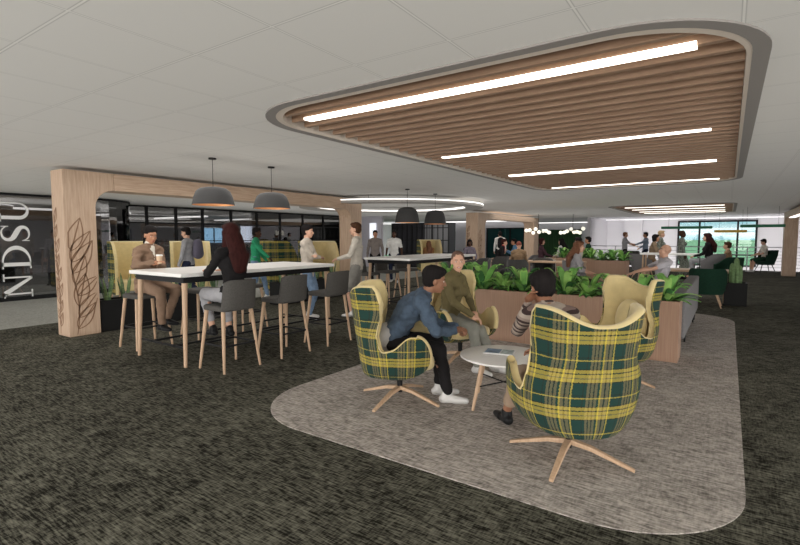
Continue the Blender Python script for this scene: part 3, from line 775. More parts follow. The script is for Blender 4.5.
# snake plants in black troughs
SNAKE = [mat('snake_leaf', (.16, .24, .10), .5, .45, 12, (1, 1, 4)), mat('snake_leaf_dark', (.07, .13, .055), .5, .4, 12, (1, 1, 4))]
def snake(seed, H=.5, n=9, R_=.08):
    rnd = random.Random(seed); m = MB()
    for i in range(n):
        a = rnd.uniform(0, 6.28); d = V((math.cos(a), math.sin(a), 0)); s = V((-d.y, d.x, 0)); h = H*rnd.uniform(.6, 1); P = []; K = 6
        for k in range(K+1):
            u = k/K; w = .024*(1-.25*u)*(1 if u < .75 else (1-u)/.25*.8+.08); p = d*(R_*rnd.uniform(.9, 1.1)*(.4+u*.9))+V((0, 0, h*u)); tw = s*math.cos(u*.8)+d*math.sin(u*.8); P.append((p-tw*w, p+d*.006, p+tw*w))
        vs = [q for p in P for q in p]; fs = []
        for k in range(K): fs += [(3*k, 3*k+3, 3*k+4, 3*k+1), (3*k+1, 3*k+4, 3*k+5, 3*k+2)]
        m.add(vs, fs, i % 2)
    return mesh('snake_plant', m, SNAKE, True)
SN = [snake(1), snake(2), snake(3)]
planter((-8.45, 3.55, 0), .33, 2.3, .5, BLACKPLANTER, 'long black trough of snake plants beside the nearest portal post', 'trough_planter')
for i in range(8): put_plant(SN[i % 3], (-8.28, 3.72+i*.28, .43), i*1.1, 1.0, 'upright snake plant, %s from the portal post in the long black trough' % ORD[i], 'snake plants in the black trough', name='snake_plant')
planter((-8.45, 7.2, 0), .33, 2.2, .5, BLACKPLANTER, 'black trough of snake plants at the far post of the nearest portal', 'trough_planter')
for i in range(7): put_plant(SN[i % 3], (-8.28, 7.4+i*.28, .43), i*1.4, .95, 'snake plant %s in the row between the two standing people' % ORD[i], 'snake plants by the far post', name='snake_plant')
planter((-.05, 12.75, 0), .42, .42, .5, BLACKPLANTER, 'black cube planter with a tall cactus at the right', 'cube_planter')
m = MB()
for i, (x, y, h, r) in enumerate([(0, 0, .62, .055), (.07, .05, .45, .045), (-.08, .03, .5, .045), (.02, -.08, .38, .04), (-.05, -.07, .32, .035)]):
    k = 16; pts = []
    prof = [(r*.8, 0), (r, h*.3), (r, h*.75), (r*.8, h*.92), (r*.35, h), (.002, h+.01)]; n = 20; vs = []
    for rr, z in prof: vs += [(x+rr*(1+.13*(q % 2))*math.cos(2*PI*q/n), y+rr*(1+.13*(q % 2))*math.sin(2*PI*q/n), z) for q in range(n)]
    m.add(vs, [(a*n+q, a*n+(q+1) % n, (a+1)*n+(q+1) % n, (a+1)*n+q) for a in range(len(prof)-1) for q in range(n)])
tag(obj('cactus', m, mat('cactus_green', (.15, .25, .10), .6, .3, 20), loc=(.16, 12.96, .42), smooth=True), 'clump of columnar cacti in the black cube planter', 'plant')

# ------------------------------------------------------------------ pendants
def pendant(x, y, z, r, h, label):
    t = empty('pendant_lamp', (x, y, CEIL), 0, label, 'lamp', 'grey dome pendant lamps'); b = z-CEIL
    prof = [(.02, h), (r*.35, h*1.0), (r*.62, h*.93), (r*.80, h*.76), (r*.91, h*.45), (r, .0)]
    obj('lamp_shade', MB().lathe([(a, b+c) for a, c in prof], 40), SHADE, t, smooth=True)
    obj('shade_lining', MB().lathe([(a*.975, b+c*.97+.0) for a, c in prof], 40), COPPER, t, smooth=True)
    obj('bulb', MB().ell((0, 0, b+h*.5), (.045, .045, .06)), mat('bulb', (1, 1, 1), .5, emit=(1, .72, .45), es=2), t, smooth=True)
    obj('cord', MB().tube([(0, 0, b+h), (0, 0, 0)], .004, 6), BLACK, t)
    obj('ceiling_rose', MB().lathe([(0, -.02), (.05, -.02), (.05, 0), (0, 0)], 24), BLACK, t)
pendant(-5.72, 3.95, 1.93, .272, .235, 'nearest grey dome pendant, the left one over the long high table')
pendant(-5.70, 4.93, 1.93, .272, .235, 'grey dome pendant, the right one over the long high table')
pendant(-5.85, 8.85, 1.82, .27, .33, 'tall grey dome pendant, left one of the distant pair')
pendant(-5.93, 10.2, 1.82, .27, .33, 'tall grey dome pendant, right one of the distant pair')

# ring light
def ring(x, y, z, R_, label, w=.5, kind='ring_light'):
    t = empty(kind, (x, y, z), 0, label, 'light', 'suspended ring lights')
    obj('ring_body', MB().lathe([(R_-w, .0), (R_, .0), (R_, .09), (R_-w, .09), (R_-w, .0)], 96), mat('ring_grey', (.38, .36, .34), .8), t, smooth=True)
    obj('outer_glow', MB().lathe([(R_+.002, .065), (R_+.015, .068), (R_+.015, .086), (R_+.002, .09)], 96), LAMPC, t, smooth=True)
    obj('inner_glow', MB().lathe([(R_-w-.002, .03), (R_-w-.02, .03), (R_-w-.02, .07), (R_-w-.002, .075)], 96), LAMPC, t, smooth=True)
    for k in range(4):
        a = k*PI/2+.4; obj('hanger', MB().tube([((R_-.1)*math.cos(a), (R_-.1)*math.sin(a), .09), ((R_-.1)*math.cos(a), (R_-.1)*math.sin(a), CEIL-z)], .004, 6), BLACK, t)
ring(-8.44, 11.9, 2.36, 2.72, 'large flat ring light behind the distant pendants')
ring(-17.2, 3.6, 2.3, 1.6, 'ring light inside the smoked glass office at the left')

# globe cluster lamps
for q, (cx, cy) in enumerate(((-7.16, 21.6), (-5.85, 22.4))):
    t = empty('globe_cluster_lamp', (cx, cy, CEIL), 0, ('left' if q == 0 else 'right')+' cluster of glowing glass globes in front of the dark green wall', 'lamp', 'globe cluster lamps')
    rnd = random.Random(q+3)
    obj('stem', MB().tube([(0, 0, -.012), (0, 0, -.75)], .01, 8), BLACK, t)
    for i in range(8):
        p = V(((-.62+i*.17)*.70, (-.62+i*.17)*.47+rnd.uniform(-.1, .1), -.75+rnd.uniform(-.12, .1)))
        obj('globe', MB().ell(p, (.082, .082, .082), n=18, m=12), GLOBE, t, smooth=True)
        obj('arm', MB().tube([(0, 0, -.74), p], .008, 6), BLACK, t)
# coloured felt bars hanging before the window
BG_ = mat('felt_green', (.03, .16, .09), .8); BY_ = mat('felt_yellow', (.65, .42, .08), .8)
for i, (x0, x1, y, z, mt, lab) in enumerate([(-2.3, -.55, 22.2, 1.83, BG_, 'left green bar pendant hanging in front of the far window'), (-.5, .55, 22.6, 1.68, BY_, 'yellow bar pendant hanging in front of the far window'), (.30, 1.55, 20.8, 1.84, BG_, 'right green bar pendant hanging in front of the far window')]):
    t = empty('bar_pendant', ((x0+x1)/2, y, z), 0, lab, 'lamp', 'bar pendants'); w = (x1-x0)/2
    obj('bar', MB().ext((-w, -.06, 0), (w, .06, .10)), mt, t, bevel=.02)
    for s in (-1, 1): obj('hanger', MB().tube([(s*w*.7, 0, .1), (s*w*.7, 0, CEIL-z+(.26 if i < 2 and not (i == 1 and s > 0) else 0))], .004, 6), BLACK, t)

# ------------------------------------------------------------------ high-back pods behind the portal
def pod(loc, rz, label):
    t = empty('high_back_lounge_chair', loc, rz, label, 'armchair', 'yellow high-back lounge chairs')
    n = 36; K = 10; W_, D_ = .46, .42; th = .07
    def P(s, v, off):
        a = abs(s); g = 1 if s >= 0 else -1; w, d = W_-off, D_-off
        if a < .55:
            u = a/.55; ang = u*PI/2; x = w*min(1, math.sin(ang)**.55); y = -d*math.cos(ang)**.55 if ang < PI/2 else 0
        else: x = w; y = (a-.55)/.45*.38
        T = 1.40-off*.3-.42*max(0, (a-.62)/.38)**2.2
        return V((g*x, y, .12+(T-.12)*v))
    go = [[P(-1+2*i/n, j/K, 0) for j in range(K+1)] for i in range(n+1)]; gi = [[P(-1+2*i/n, j/K, th) for j in range(K+1)] for i in range(n+1)]
    ix = lambda i, j: i*(K+1)+j
    fs = [(ix(i, j), ix(i+1, j), ix(i+1, j+1), ix(i, j+1)) for i in range(n) for j in range(K)]
    o = obj('outer_shell', MB().add([p for c in go for p in c], fs), PLAID, t, smooth=True)
    uvl = o.data.uv_layers.new(name='UVMap'); 
    for lp in o.data.loops:
        i, j = divmod(lp.vertex_index, K+1); uvl.data[lp.index].uv = (i*.056, go[i][j].z)
    vs = [p for c in gi for p in c]; f2 = list(fs); N = len(vs); vs += [p for c in go for p in c]
    f2 += [(ix(i, K), ix(i+1, K), N+ix(i+1, K), N+ix(i, K)) for i in range(n)]+[(ix(0, j), ix(0, j+1), N+ix(0, j+1), N+ix(0, j)) for j in range(K)]+[(ix(n, j), N+ix(n, j), N+ix(n, j+1), ix(n, j+1)) for j in range(K)]
    m = MB(); m.add(vs, f2); obj('inner_lining', m, YELLOW, t, smooth=True)
    obj('seat_cushion', MB().ext((-.38, -.33, .2), (.38, .4, .45)), YELLOW, t, bevel=.05, seg=3)
    for sx in (-1, 1):
        for sy in (-1, 1): obj('leg', MB().taper((sx*.36, sy*.3, 0), (sx*.34, sy*.28, .2), .014, .02), LEGWOOD, t)
    return t
pod((-12.3, 6.1, 0), math.radians(-100), 'yellow high-back chair half hidden behind the woman in the tan suit')
pod((-11.25, 7.05, 0), math.radians(-118), 'yellow high-back chair behind the walker with the backpack')
pod((-9.95, 8.75, 0), math.radians(-20), 'plaid-sided high-back chair behind the long high table')
pod((-9.0, 9.3, 0), math.radians(-112), 'yellow high-back chair between the two standing people')
pod((-10.3, 17.2, 0), math.radians(-130), 'small distant yellow high-back chair with an auburn head in it')
# low charcoal lounge chairs
def tub(loc, rz, label, mt=GREYFAB, h=.78, w=.33, legs=LEGWOOD, group='tub chairs', seat=.43):
    t = empty('tub_chair', loc, rz, label, 'armchair', group); n, K = 28, 8
    def P(s, v, off):
        a = abs(s)*PI*.62; w_ = w-off; T = h-.20*sm(.45, 1, abs(s))-off*.1; z = seat-.15+(T-seat+.15)*v; f = .82+.18*min(1, v*1.6)
        return V((w_*math.sin(a)*(1 if s > 0 else -1)*f, -w_*math.cos(a)*f-.08*v*(1-abs(s)), z))
    go = [[P(-1+2*i/n, j/K, 0) for j in range(K+1)] for i in range(n+1)]; gi = [[P(-1+2*i/n, j/K, .05) for j in range(K+1)] for i in range(n+1)]
    ix = lambda i, j: i*(K+1)+j; vs = [p for c in go for p in c]; N = len(vs); vs += [p for c in gi for p in c]
    fs = [(ix(i, j), ix(i+1, j), ix(i+1, j+1), ix(i, j+1)) for i in range(n) for j in range(K)]+[(N+ix(i, j), N+ix(i, j+1), N+ix(i+1, j+1), N+ix(i+1, j)) for i in range(n) for j in range(K)]
    fs += [(ix(i, q), ix(i+1, q), N+ix(i+1, q), N+ix(i, q)) for i in range(n) for q in (0, K)]+[(ix(q, j), ix(q, j+1), N+ix(q, j+1), N+ix(q, j)) for j in range(K) for q in (0, n)]
    obj('backrest', MB().add(vs, fs), mt, t, smooth=True)
    obj('seat', MB().lathe([(0, seat-.16), (w*.7, seat-.15), (w*.93, seat-.06), (w*.9, seat), (0, seat+.01)], 28, (0, .02, 0)), mt, t, smooth=True)
    for sx in (-1, 1):
        for sy in (-1, 1): obj('leg', MB().taper((sx*w*.75, sy*w*.75, 0), (sx*w*.45, sy*w*.45, seat-.13), .012, .02), legs, t, smooth=True)
    return t

# grey sofa behind the planter
t = empty('lounge_sofa', (-.42, 7.0, .006), 0, 'grey upholstered high-sided sofa behind the near planter', 'sofa')
obj('side_panel', MB().ext((-.16, .02, .2), (0, 3.2, .80)), GREYFAB, t, bevel=.02)
obj('back_panel', MB().ext((-3.0, .02, .2), (-.165, .18, .80)), GREYFAB, t, bevel=.02)
obj('seat_cushion', MB().ext((-3.0, .185, .2), (-.165, .85, .44)), GREYFAB, t, bevel=.03)
obj('seat_cushion', MB().ext((-.9, .855, .2), (-.165, 3.2, .44)), GREYFAB, t, bevel=.03)
for x, y in ((-.05, .9), (-.05, 2.8), (-.05, 3.15), (-2.9, .1), (-2.9, .8), (-.8, 3.1)): obj('leg', MB().taper((x, y, 0), (x, y, .2), .012, .02), BLACK, t)

def table(loc, w, d, h, label, rz=0, mt=LEGWOOD, slab=True, name='wood_table', top=None):
    t = empty(name, loc, rz, label, 'table', 'distant tables'); 
    obj('table_top', MB().box((0, 0, h-.025), (w, d, .05)), top or mt, t, bevel=.006)
    if slab:
        for s in (-1, 1): obj('leg_panel', MB().box((s*(w/2-.05), 0, (h-.05)/2), (.08, d*.9, h-.05)), mt, t, bevel=.006)
    else:
        for sx in (-1, 1):
            for sy in (-1, 1): obj('leg', MB().taper((sx*(w/2-.06), sy*(d/2-.06), 0), (sx*(w/2-.08), sy*(d/2-.08), h-.05), .02, .028), mt, t)
    return t
table((-.85, 13.35, 0), 1.75, .7, .74, 'light wood table with slab legs beside the black cube planter')
m = MB().tube([(0, 0, 0), (0, 0, .35)], .008, 6); m.lathe([(0, 0), (.05, 0), (.05, .012), (0, .012)], 20)
tag(obj('table_microphone', m, BLACK, loc=(-.55, 13.3, .742)), 'thin black upright stalk on the light wood table', 'stand')
tub((-.35, 12.35, 0), math.radians(0), 'dark green round-backed chair pushed up to the light wood table', GREENFAB, .84, .36)
tub((-.05, 15.75, 0), math.radians(120), 'dark green armchair behind the seated red-haired person', GREENFAB, .95, .36)
table((-1.3, 17.2, 0), 2.0, .8, 1.0, 'white-topped high table near the far window', mt=LEGWOOD, slab=False, top=WHITE)
tub((-.45, 16.8, 0), math.radians(70), 'grey high chair under the seated red-haired person', GREYFAB, 1.02, .33, seat=.62)
tub((-2.35, 17.9, 0), math.radians(-60), 'grey armchair under the person in the tan jacket', GREYFAB, .95, .38, seat=.55)
tub((-3.55, 23.2, 0), math.radians(180), 'dark lounge chair in front of the railing at the far left end', CHARCOAL, .9, .35)
tub((1.3, 25.6, 0), math.radians(110), 'dark green swivel lounge chair by the railing with a person reading', GREENFAB, .95, .38, BLACK, seat=.48)
table((.35, 25.2, 0), .35, .35, .5, 'small dark side table beside the reader at the railing', mt=GREYFAB, slab=False, name='side_table')
# seating around the second portal
for i, (x, y, r, lab) in enumerate([(-6.6, 14.2, 150, 'grey tub chair at the small table before the distant portal'), (-7.5, 15.3, -40, 'grey tub chair under the person with braided hair'), (-6.9, 16.5, 60, 'grey tub chair under the person in black and red'), (-6.75, 18.0, 160, 'grey tub chair under the person in the blue shirt'),
        (-5.4, 14.4, 10, 'grey tub chair seen from behind under the brown-shirted person'), (-5.97, 17.8, 170, 'grey tub chair under the dark-haired person in the maroon top'), (-4.9, 18.6, 120, 'grey tub chair under the person in the white top'), (-3.75, 14.7, -30, 'grey tub chair left of the distant planters'),
        (-4.9, 15.3, 200, 'charcoal tub chair left of the far planter')]):
    tub((x, y, 0), math.radians(r), lab, GREYFAB if i % 2 else CHARCOAL, .82)
table((-7.0, 14.9, 0), .8, .6, .72, 'square light wood table beside the person with braided hair', slab=True)
table((-6.9, 17.2, 0), .9, .7, .72, 'light wood table between the blue shirt and the black-and-red jacket', slab=False)
table((-4.6, 16.0-.6, 0), 1.9, .7, .74, 'long light wood table behind the near planter', slab=True)
table((-5.4, 18.2, 0), .8, .7, .72, 'light wood table between the maroon and white tops', slab=False)
m = MB().ell((0, 0, .24), (.26, .26, .24)); tag(obj('pouf', m, BLACK, loc=(-6.1, 15.2, 0), smooth=True), 'round black pouf behind the leafy planter', 'pouf')
# furniture in the dark offices
struct('trim_portal_reflection', MB().ext((-15.6, .5, 1.95), (-15.3, 6.5, 2.2)), OAKH)  # added oak band imitating the portal's reflection in the glass
tub((-15.2, 4.4, 0), math.radians(200), 'dim chair inside the smoked glass office, near the lettering', CHARCOAL, .82, .36)
table((-15.9, 3.6, 0), 1.6, 1.0, .74, 'dim yellow-edged meeting table behind the white lettering', mt=mat('table_yellow', (.35, .28, .1), .6))
tub((-16.6, 3.2, 0), math.radians(90), 'dim chair behind the meeting table in the glass office', CHARCOAL, .82, .36)
tub((-19, 12.5, 0), math.radians(200), 'dark chair deep inside the long glazed office', CHARCOAL, .95, .36)
#@@PEOPLE
# ------------------------------------------------------------------ people
def ik(a, t, l1, l2, hint):
    a, t = V(a), V(t); d = t-a; L = min(d.length, (l1+l2)*.995); d.normalize(); t = a+d*L
    x = (l1*l1-l2*l2+L*L)/(2*L); h = math.sqrt(max(0, l1*l1-x*x)); hv = V(hint)-d*V(hint).dot(d); hv.normalize()
    return a+d*x+hv*h, t
HAIRM = {k: mat('hair_'+k, c, .8, .25, 40, (1, 1, .2)) for k, c in dict(black=(.012, .010, .010), brown=(.055, .026, .014), auburn=(.10, .025, .015), chestnut=(.17, .07, .035), blond=(.45, .31, .17), maroon=(.035, .010, .009), red=(.20, .05, .03), buzz=(.13, .07, .05)).items()}
EYE = mat('eye_white', (.75, .73, .7), .2); IRIS = mat('iris', (.03, .02, .015), .2); LIP = mat('lips', (.42, .14, .11), .45); TEETH = mat('teeth', (.8, .78, .74), .3)
def stripes(name, cols, period, stops):
    if name in MATS: return MATS[name]
    m = bpy.data.materials.new(name); m.use_nodes = True; MATS[name] = m; n = m.node_tree; b = n.nodes['Principled BSDF']; b.inputs['Roughness'].default_value = .9
    t = n.nodes.new('ShaderNodeTexCoord'); s = n.nodes.new('ShaderNodeSeparateXYZ'); n.links.new(t.outputs['Object'], s.inputs[0])
    a = n.nodes.new('ShaderNodeMath'); a.operation = 'MULTIPLY_ADD'; a.inputs[1].default_value = -.55; n.links.new(s.outputs[1], a.inputs[0]); n.links.new(s.outputs[2], a.inputs[2])
    d = n.nodes.new('ShaderNodeMath'); d.operation = 'DIVIDE'; d.inputs[1].default_value = period; n.links.new(a.outputs[0], d.inputs[0])
    f = n.nodes.new('ShaderNodeMath'); f.operation = 'FRACT'; n.links.new(d.outputs[0], f.inputs[0])
    r = n.nodes.new('ShaderNodeValToRGB'); r.color_ramp.interpolation = 'CONSTANT'; n.links.new(f.outputs[0], r.inputs[0]); e = r.color_ramp.elements
    e[0].position = stops[0]; e[0].color = (*cols[0], 1); e[1].position = stops[1]; e[1].color = (*cols[1], 1)
    for p, c in zip(stops[2:], cols[2:]): k = e.new(p); k.color = (*c, 1)
    n.links.new(r.outputs[0], b.inputs['Base Color']); return m

def displace(me, fx, fy, fz, amp):
    new = [v.co+v.normal*(mnoise.noise(V((v.co.x*fx, v.co.y*fy, v.co.z*fz)))*amp) for v in me.vertices]
    me.vertices.foreach_set('co', [c for q in new for c in q]); me.update()
def person(loc, rz, label, hz=.93, lean=0, hands=None, feet=None, head=(0, 0), skin=1, fem=False, hair='short', hc='black',
           top=None, sleeve='long', bottom=None, blen='long', shoe=None, vox=.011, scale=1, elbow=None, jacket=False, skirt=False, side=0, curl=.6, inner=None, knee=None, smile=False, yaw=0, hem=0.0):
    sk = SKINS[skin]; ln = math.radians(lean); s = V((math.sin(math.radians(side)), math.sin(ln), math.cos(ln))).normalized(); s2 = V((s.x, math.sin(ln*1.35), math.cos(ln*1.35))).normalized()
    W_ = .88 if fem else 1.0
    pel = V((0, 0, hz)); waist = pel+s*.17; chest = pel+s*.33; shc = chest+s2*.145; nk = shc+s2*.05
    hd = V((s.x, math.sin(ln*.8+.1), math.cos(ln*.8+.1))).normalized(); H = nk+hd*.145+V((0, .01, 0))
    Rh = Matrix.Rotation(math.radians(head[0]), 3, 'Z') @ Matrix.Rotation(math.radians(head[1]), 3, 'X')
    hands = hands or [(-.25, .04, hz-.12), (.25, .04, hz-.12)]; feet = feet or [(-.1, 0, 0), (.1, .03, 0)]
    J = {}
    for i, g in ((0, -1), (1, 1)):
        sh = shc+V((g*.175*W_, -.01, -.02)); hint = (elbow[i] if elbow else (g*.55, -.8, -.35))
        el, wr = ik(sh, hands[i], .285, .25, hint); J['s', i], J['e', i], J['w', i] = sh, el, wr
        hp = pel+V((g*.09, 0, -.02)); fx, fy, fz = feet[i][:3]; an = V((fx, fy, fz+.085))
        kn, an = ik(hp, an, .44, .42, knee[i] if knee else (g*.12, 1, .25)); J['h', i], J['k', i], J['a', i] = hp, kn, an
    def torso(m, e, lo=-.0):
        m.cap(pel+V((0, 0, -.02))-s*lo, pel+s*.03, .105+e, .105+e, 1.42*W_ if not fem else 1.5)
        m.cap(pel+s*.03, waist, .105+e, .088+e, 1.38*W_); m.cap(waist, chest, .088+e, .112+e, 1.38*W_); m.cap(chest, shc+s2*-.02, .112+e, .075+e, 1.45*W_)
        for i, g in ((0, -1), (1, 1)): m.cap(shc+V((g*.05, 0, 0)), J['s', i], .068+e, .052+e)
        if fem:
            for g in (-1, 1): m.ell(chest+V((g*.065, 0, .0))+V((0, .085*s.z, -.085*s.y)), (.058+e,)*3)
    def arm(m, i, e, frac=1.0):
        sh, el, wr = J['s', i], J['e', i], J['w', i]; k = .9 if fem else 1
        if frac > .5:
            m.cap(sh, el, .047*k+e, .038*k+e); m.cap(el, el+(wr-el)*min(1, (frac-.5)*2), .037*k+e, (.037-.012*min(1, (frac-.5)*2))*k+e*.8)
        else: m.cap(sh, sh+(el-sh)*frac*2, .047*k+e, .040*k+e*1.2)
    def leg(m, i, e, frac=1.0):
        hp, kn, an = J['h', i], J['k', i], J['a', i]
        if frac >= .5:
            m.cap(hp, kn, .082+e, .056+e); m.cap(kn, kn+(an-kn)*min(1, (frac-.5)*2), .054+e, .054-.02*min(1, (frac-.5)*2)+e)
            if e == 0: m.cap(kn+(an-kn)*.25+V((0, -.015, 0)), kn+(an-kn)*.6, .05, .036)
        else: m.cap(hp, hp+(kn-hp)*frac*2, .082+e, .062+e*1.4)
    # --- the body: one continuous skin
    m = MB(); torso(m, 0)
    for i, g in ((0, -1), (1, 1)):
        arm(m, i, 0); leg(m, i, 0)
        an = J['a', i]; fyaw = V((g*.12, 1, 0)).normalized(); m.cap(an+V((0, -.03, -.03)), an+fyaw*.13+V((0, 0, -.055)), .034, .026, 1.2)
        # hand: palm, four fingers with a knuckle bend, thumb from the side of the palm
        w, el = J['w', i], J['e', i]; d = (w-el).normalized(); acr = d.cross(V((0, 0, 1)));
        if acr.length < .3: acr = V((0, 1, 0)) if abs(d.z) > .9 else acr
        acr.normalize(); nrm = acr.cross(d).normalized()
        if nrm.z > 0: nrm = -nrm
        acr = nrm.cross(d).normalized()*(1 if g > 0 else -1)
        pc = w+d*.045; R_ = Matrix((acr, d, nrm)).transposed(); m.ell(pc, (.040, .052, .018), R_, 12, 8)
        for q in range(4):
            o = acr*(-.030+q*.020); l = (.060, .072, .066, .052)[q]; b0 = pc+d*.035+o; c1 = b0+(d*.9+nrm*curl*.5).normalized()*l*.55; c2 = c1+(d*(1-curl)+nrm*curl).normalized()*l*.5
            fr = .0085 if vox < .009 else .0105
            m.cap(b0, c1, fr, fr, 1, 8); m.cap(c1, c2, fr, fr*.85, 1, 8)
        th0 = pc-acr*.028-d*.02; th1 = th0-acr*.030+d*.030+nrm*.01; th2 = th1+d*.032-acr*.004+nrm*.012; m.cap(th0, th1, .013, .011, 1, 8); m.cap(th1, th2, .011, .009, 1, 8)
    hp_ = lambda x, y, z: H+Rh@V((x, y, z))
    kf = .93 if fem else 1
    m.cap(nk-s2*.03, hp_(0, -.02, -.05), .056*(.9 if fem else 1), .050*(.9 if fem else 1))
    m.ell(hp_(0, -.012, .03), (.074, .094, .092), Rh); m.ell(hp_(0, .022, -.03), (.063*kf, .066, .080), Rh); m.ell(hp_(0, .052, -.085), (.034, .028, .024), Rh, 10, 8)
    m.ell(hp_(0, .074, -.058), (.026, .016, .018), Rh, 10, 8); m.ell(hp_(0, .066, .035), (.05, .02, .022), Rh, 10, 8)
    for g in (-1, 1): m.ell(hp_(g*.036, .058, -.022), (.022, .02, .022), Rh, 10, 8); m.ell(hp_(g*.074, -.008, -.008), (.010, .020, .031), Rh, 10, 8)
    m.cap(hp_(0, .082, .012), hp_(0, .103, -.026), .009, .013, 1, 8)
    body = robj('person', m, sk, vox, it=3, fac=.45)
    body.location = loc; body.rotation_euler.z = rz; body.scale = (scale,)*3; tag(body, label, 'person')
    # --- face
    for g in (-1, 1):
        e = MB().ell(hp_(g*.030, .0765, .006), (.0115, .006, .0055), Rh, 12, 8); ey = obj('eye', e, EYE, body, smooth=True)
        obj('iris', MB().ell(hp_(g*.030, .0815, .006), (.0052, .003, .0052), Rh, 10, 6), IRIS, ey, smooth=True)
        obj('eyebrow', MB().cap(hp_(g*.016, .087, .028), hp_(g*.045, .077, .029), .0042, .003, 1, 6), HAIRM[hc if hc not in ('blond',) else 'brown'], body, smooth=True)
    mo = obj('mouth', MB().ell(hp_(0, .0865, -.058), (.024 if smile else .020, .007, .0085 if smile else .0065), Rh, 14, 8), LIP, body, smooth=True)
    if smile: obj('teeth', MB().ell(hp_(0, .0915, -.057), (.014, .003, .0028), Rh, 12, 6), TEETH, mo, smooth=True)
    # --- hair
    if hair != 'bald':
        m = MB()
        if hair == 'buzz': m.ell(hp_(0, -.02, .044), (.079, .094, .086), Rh)
        else:
            m.ell(hp_(0, -.024, .058), (.086, .099, .084), Rh); m.ell(hp_(0, -.046, .0), (.082, .074, .078), Rh)
            if hair == 'short': m.ell(hp_(0, .045, .098), (.06, .045, .03), Rh)
        if hair in ('thick', 'bob', 'long'): m.ell(hp_(0, .03, .09), (.075, .06, .045), Rh); m.ell(hp_(0, -.033, .052), (.090, .100, .092), Rh)
        if hair in ('bob', 'long'):
            for g in (-1, 1): m.cap(hp_(g*.078, -.015, .03), hp_(g*.082, -.02, -.07), .028, .024)
            m.ell(hp_(0, -.06, -.035), (.088, .06, .085), Rh)
        if hair == 'long':
            b_ = shc-s2*.20+V((0, -.15, 0)); m.cap(hp_(0, -.07, -.03), b_+s2*.16, .082, .08, 1.25); m.cap(b_+s2*.16, b_-s2*.0, .075, .045, 1.7)
            for g in (-1, 1): m.cap(hp_(g*.078, -.02, -.05), shc+V((g*.10, -.02, -.05)), .032, .03)
        if hair == 'ponytail': m.ell(hp_(0, -.115, .02), (.035, .035, .04), Rh); m.cap(hp_(0, -.13, .01), hp_(0, -.15, -.15), .035, .018)
        if hair == 'bun': m.ell(hp_(0, -.10, .09), (.045, .045, .045), Rh)
        hm = remesh(m, .009, 2); 
        # strands: shallow noise relief
        displace(hm, 60, 60, 14, .004)
        hm.materials.clear(); hm.materials.append(HAIRM[hc]); hm.name = 'hair'; o = bpy.data.objects.new('hair', hm); C.objects.link(o); o.parent = body
    # --- clothes
    def wrinkle(o, amp):
        displace(o.data, 13, 13, 22, amp)
    if bottom:
        m = MB(); m.cap(pel+V((0, 0, -.03)), pel+s*.07, .115, .105, 1.38*W_ if not fem else 1.42)
        if skirt:
            a, b = (J['k', 0]+J['k', 1])/2, pel; m.cap(b, a+(b-a)*.1-V((0, 0, 0)), .13, .15, 1.35)
            if blen == 'long': c = (J['a', 0]+J['a', 1])/2; m.cap(a, a+(c-a)*.5, .15, .15, 1.3)
        else:
            for i in (0, 1): leg(m, i, .013, {'long': .97, 'short': .47, 'crop': .85}[blen])
        o = robj('trousers' if blen != 'short' and not skirt else ('skirt' if skirt else 'shorts'), m, bottom, max(.010, vox), body); wrinkle(o, .010)
    if top:
        m = MB(); torso(m, .020 if jacket else .013, hem)
        f = {'long': 1.0, 'short': .36, 'none': 0, 'half': .62}[sleeve]
        if f:
            for i in (0, 1): arm(m, i, .018 if jacket else .012, f)
        m.cap(shc, nk+s2*.01, .07, .058 if not jacket else .064)
        o = robj('jacket' if jacket else 'shirt', m, top, max(.009, vox*.9), body); wrinkle(o, .019 if jacket else .010)
        c_ = MB(); q_ = nk+V((0, .004, 0)); c_.tube([q_+V((math.sin(k*PI/8)*.066, math.cos(k*PI/8)*.062*s2.z, -math.cos(k*PI/8)*.062*s2.y-.010*math.cos(k*PI/8))) for k in range(17)], .016 if jacket else .010, 8); obj('collar', c_, top, body, smooth=True)
        if inner:
            a = chest+V((0, (.112+.02)*1, 0)); m = MB().cap(nk+V((0, .055, -.02)), chest+V((0, .112, -.03)), .03, .014, 1.3); m.cap(nk-s2*.01, nk+s2*.03, .062, .058); obj('shirt_front', m, inner, body, smooth=True)
    if shoe:
        for i, g in ((0, -1), (1, 1)):
            an = J['a', i]; fy = V((g*.12, 1, 0)).normalized(); fz = V((0, 0, 1)); m = MB()
            m.cap(an+V((0, -.045, -.045)), an+fy*.06+V((0, 0, -.045)), .040, .038, 1.05); m.cap(an+fy*.06+V((0, 0, -.05)), an+fy*.165+V((0, 0, -.058)), .040, .026, 1.2); m.cap(an+V((0, -.02, -.04)), an+V((0, -.01, .01)), .042, .045)
            me = remesh(m, .010, 2); zmin = an.z-.083
            for v in me.vertices: v.co.z = max(v.co.z, zmin)
            me.materials.clear(); me.materials.append(shoe); me.name = 'shoe'; o = bpy.data.objects.new('shoe', me); C.objects.link(o); o.parent = body
            so = MB(); so.cap(an+V((0, -.05, -.078)), an+fy*.165+V((0, 0, -.078)), .006, .006); 
    body['_j'] = 0; del body['_j']
    return body, dict(J=J, H=H, hp=hp_, Rh=Rh, shc=shc, nk=nk, chest=chest, pel=pel, s=s, s2=s2)
def attach(body, name, mb, mt, label=None, sub=None, **k): return obj(name, mb, mt, sub or body, label, **k)
D2 = math.radians
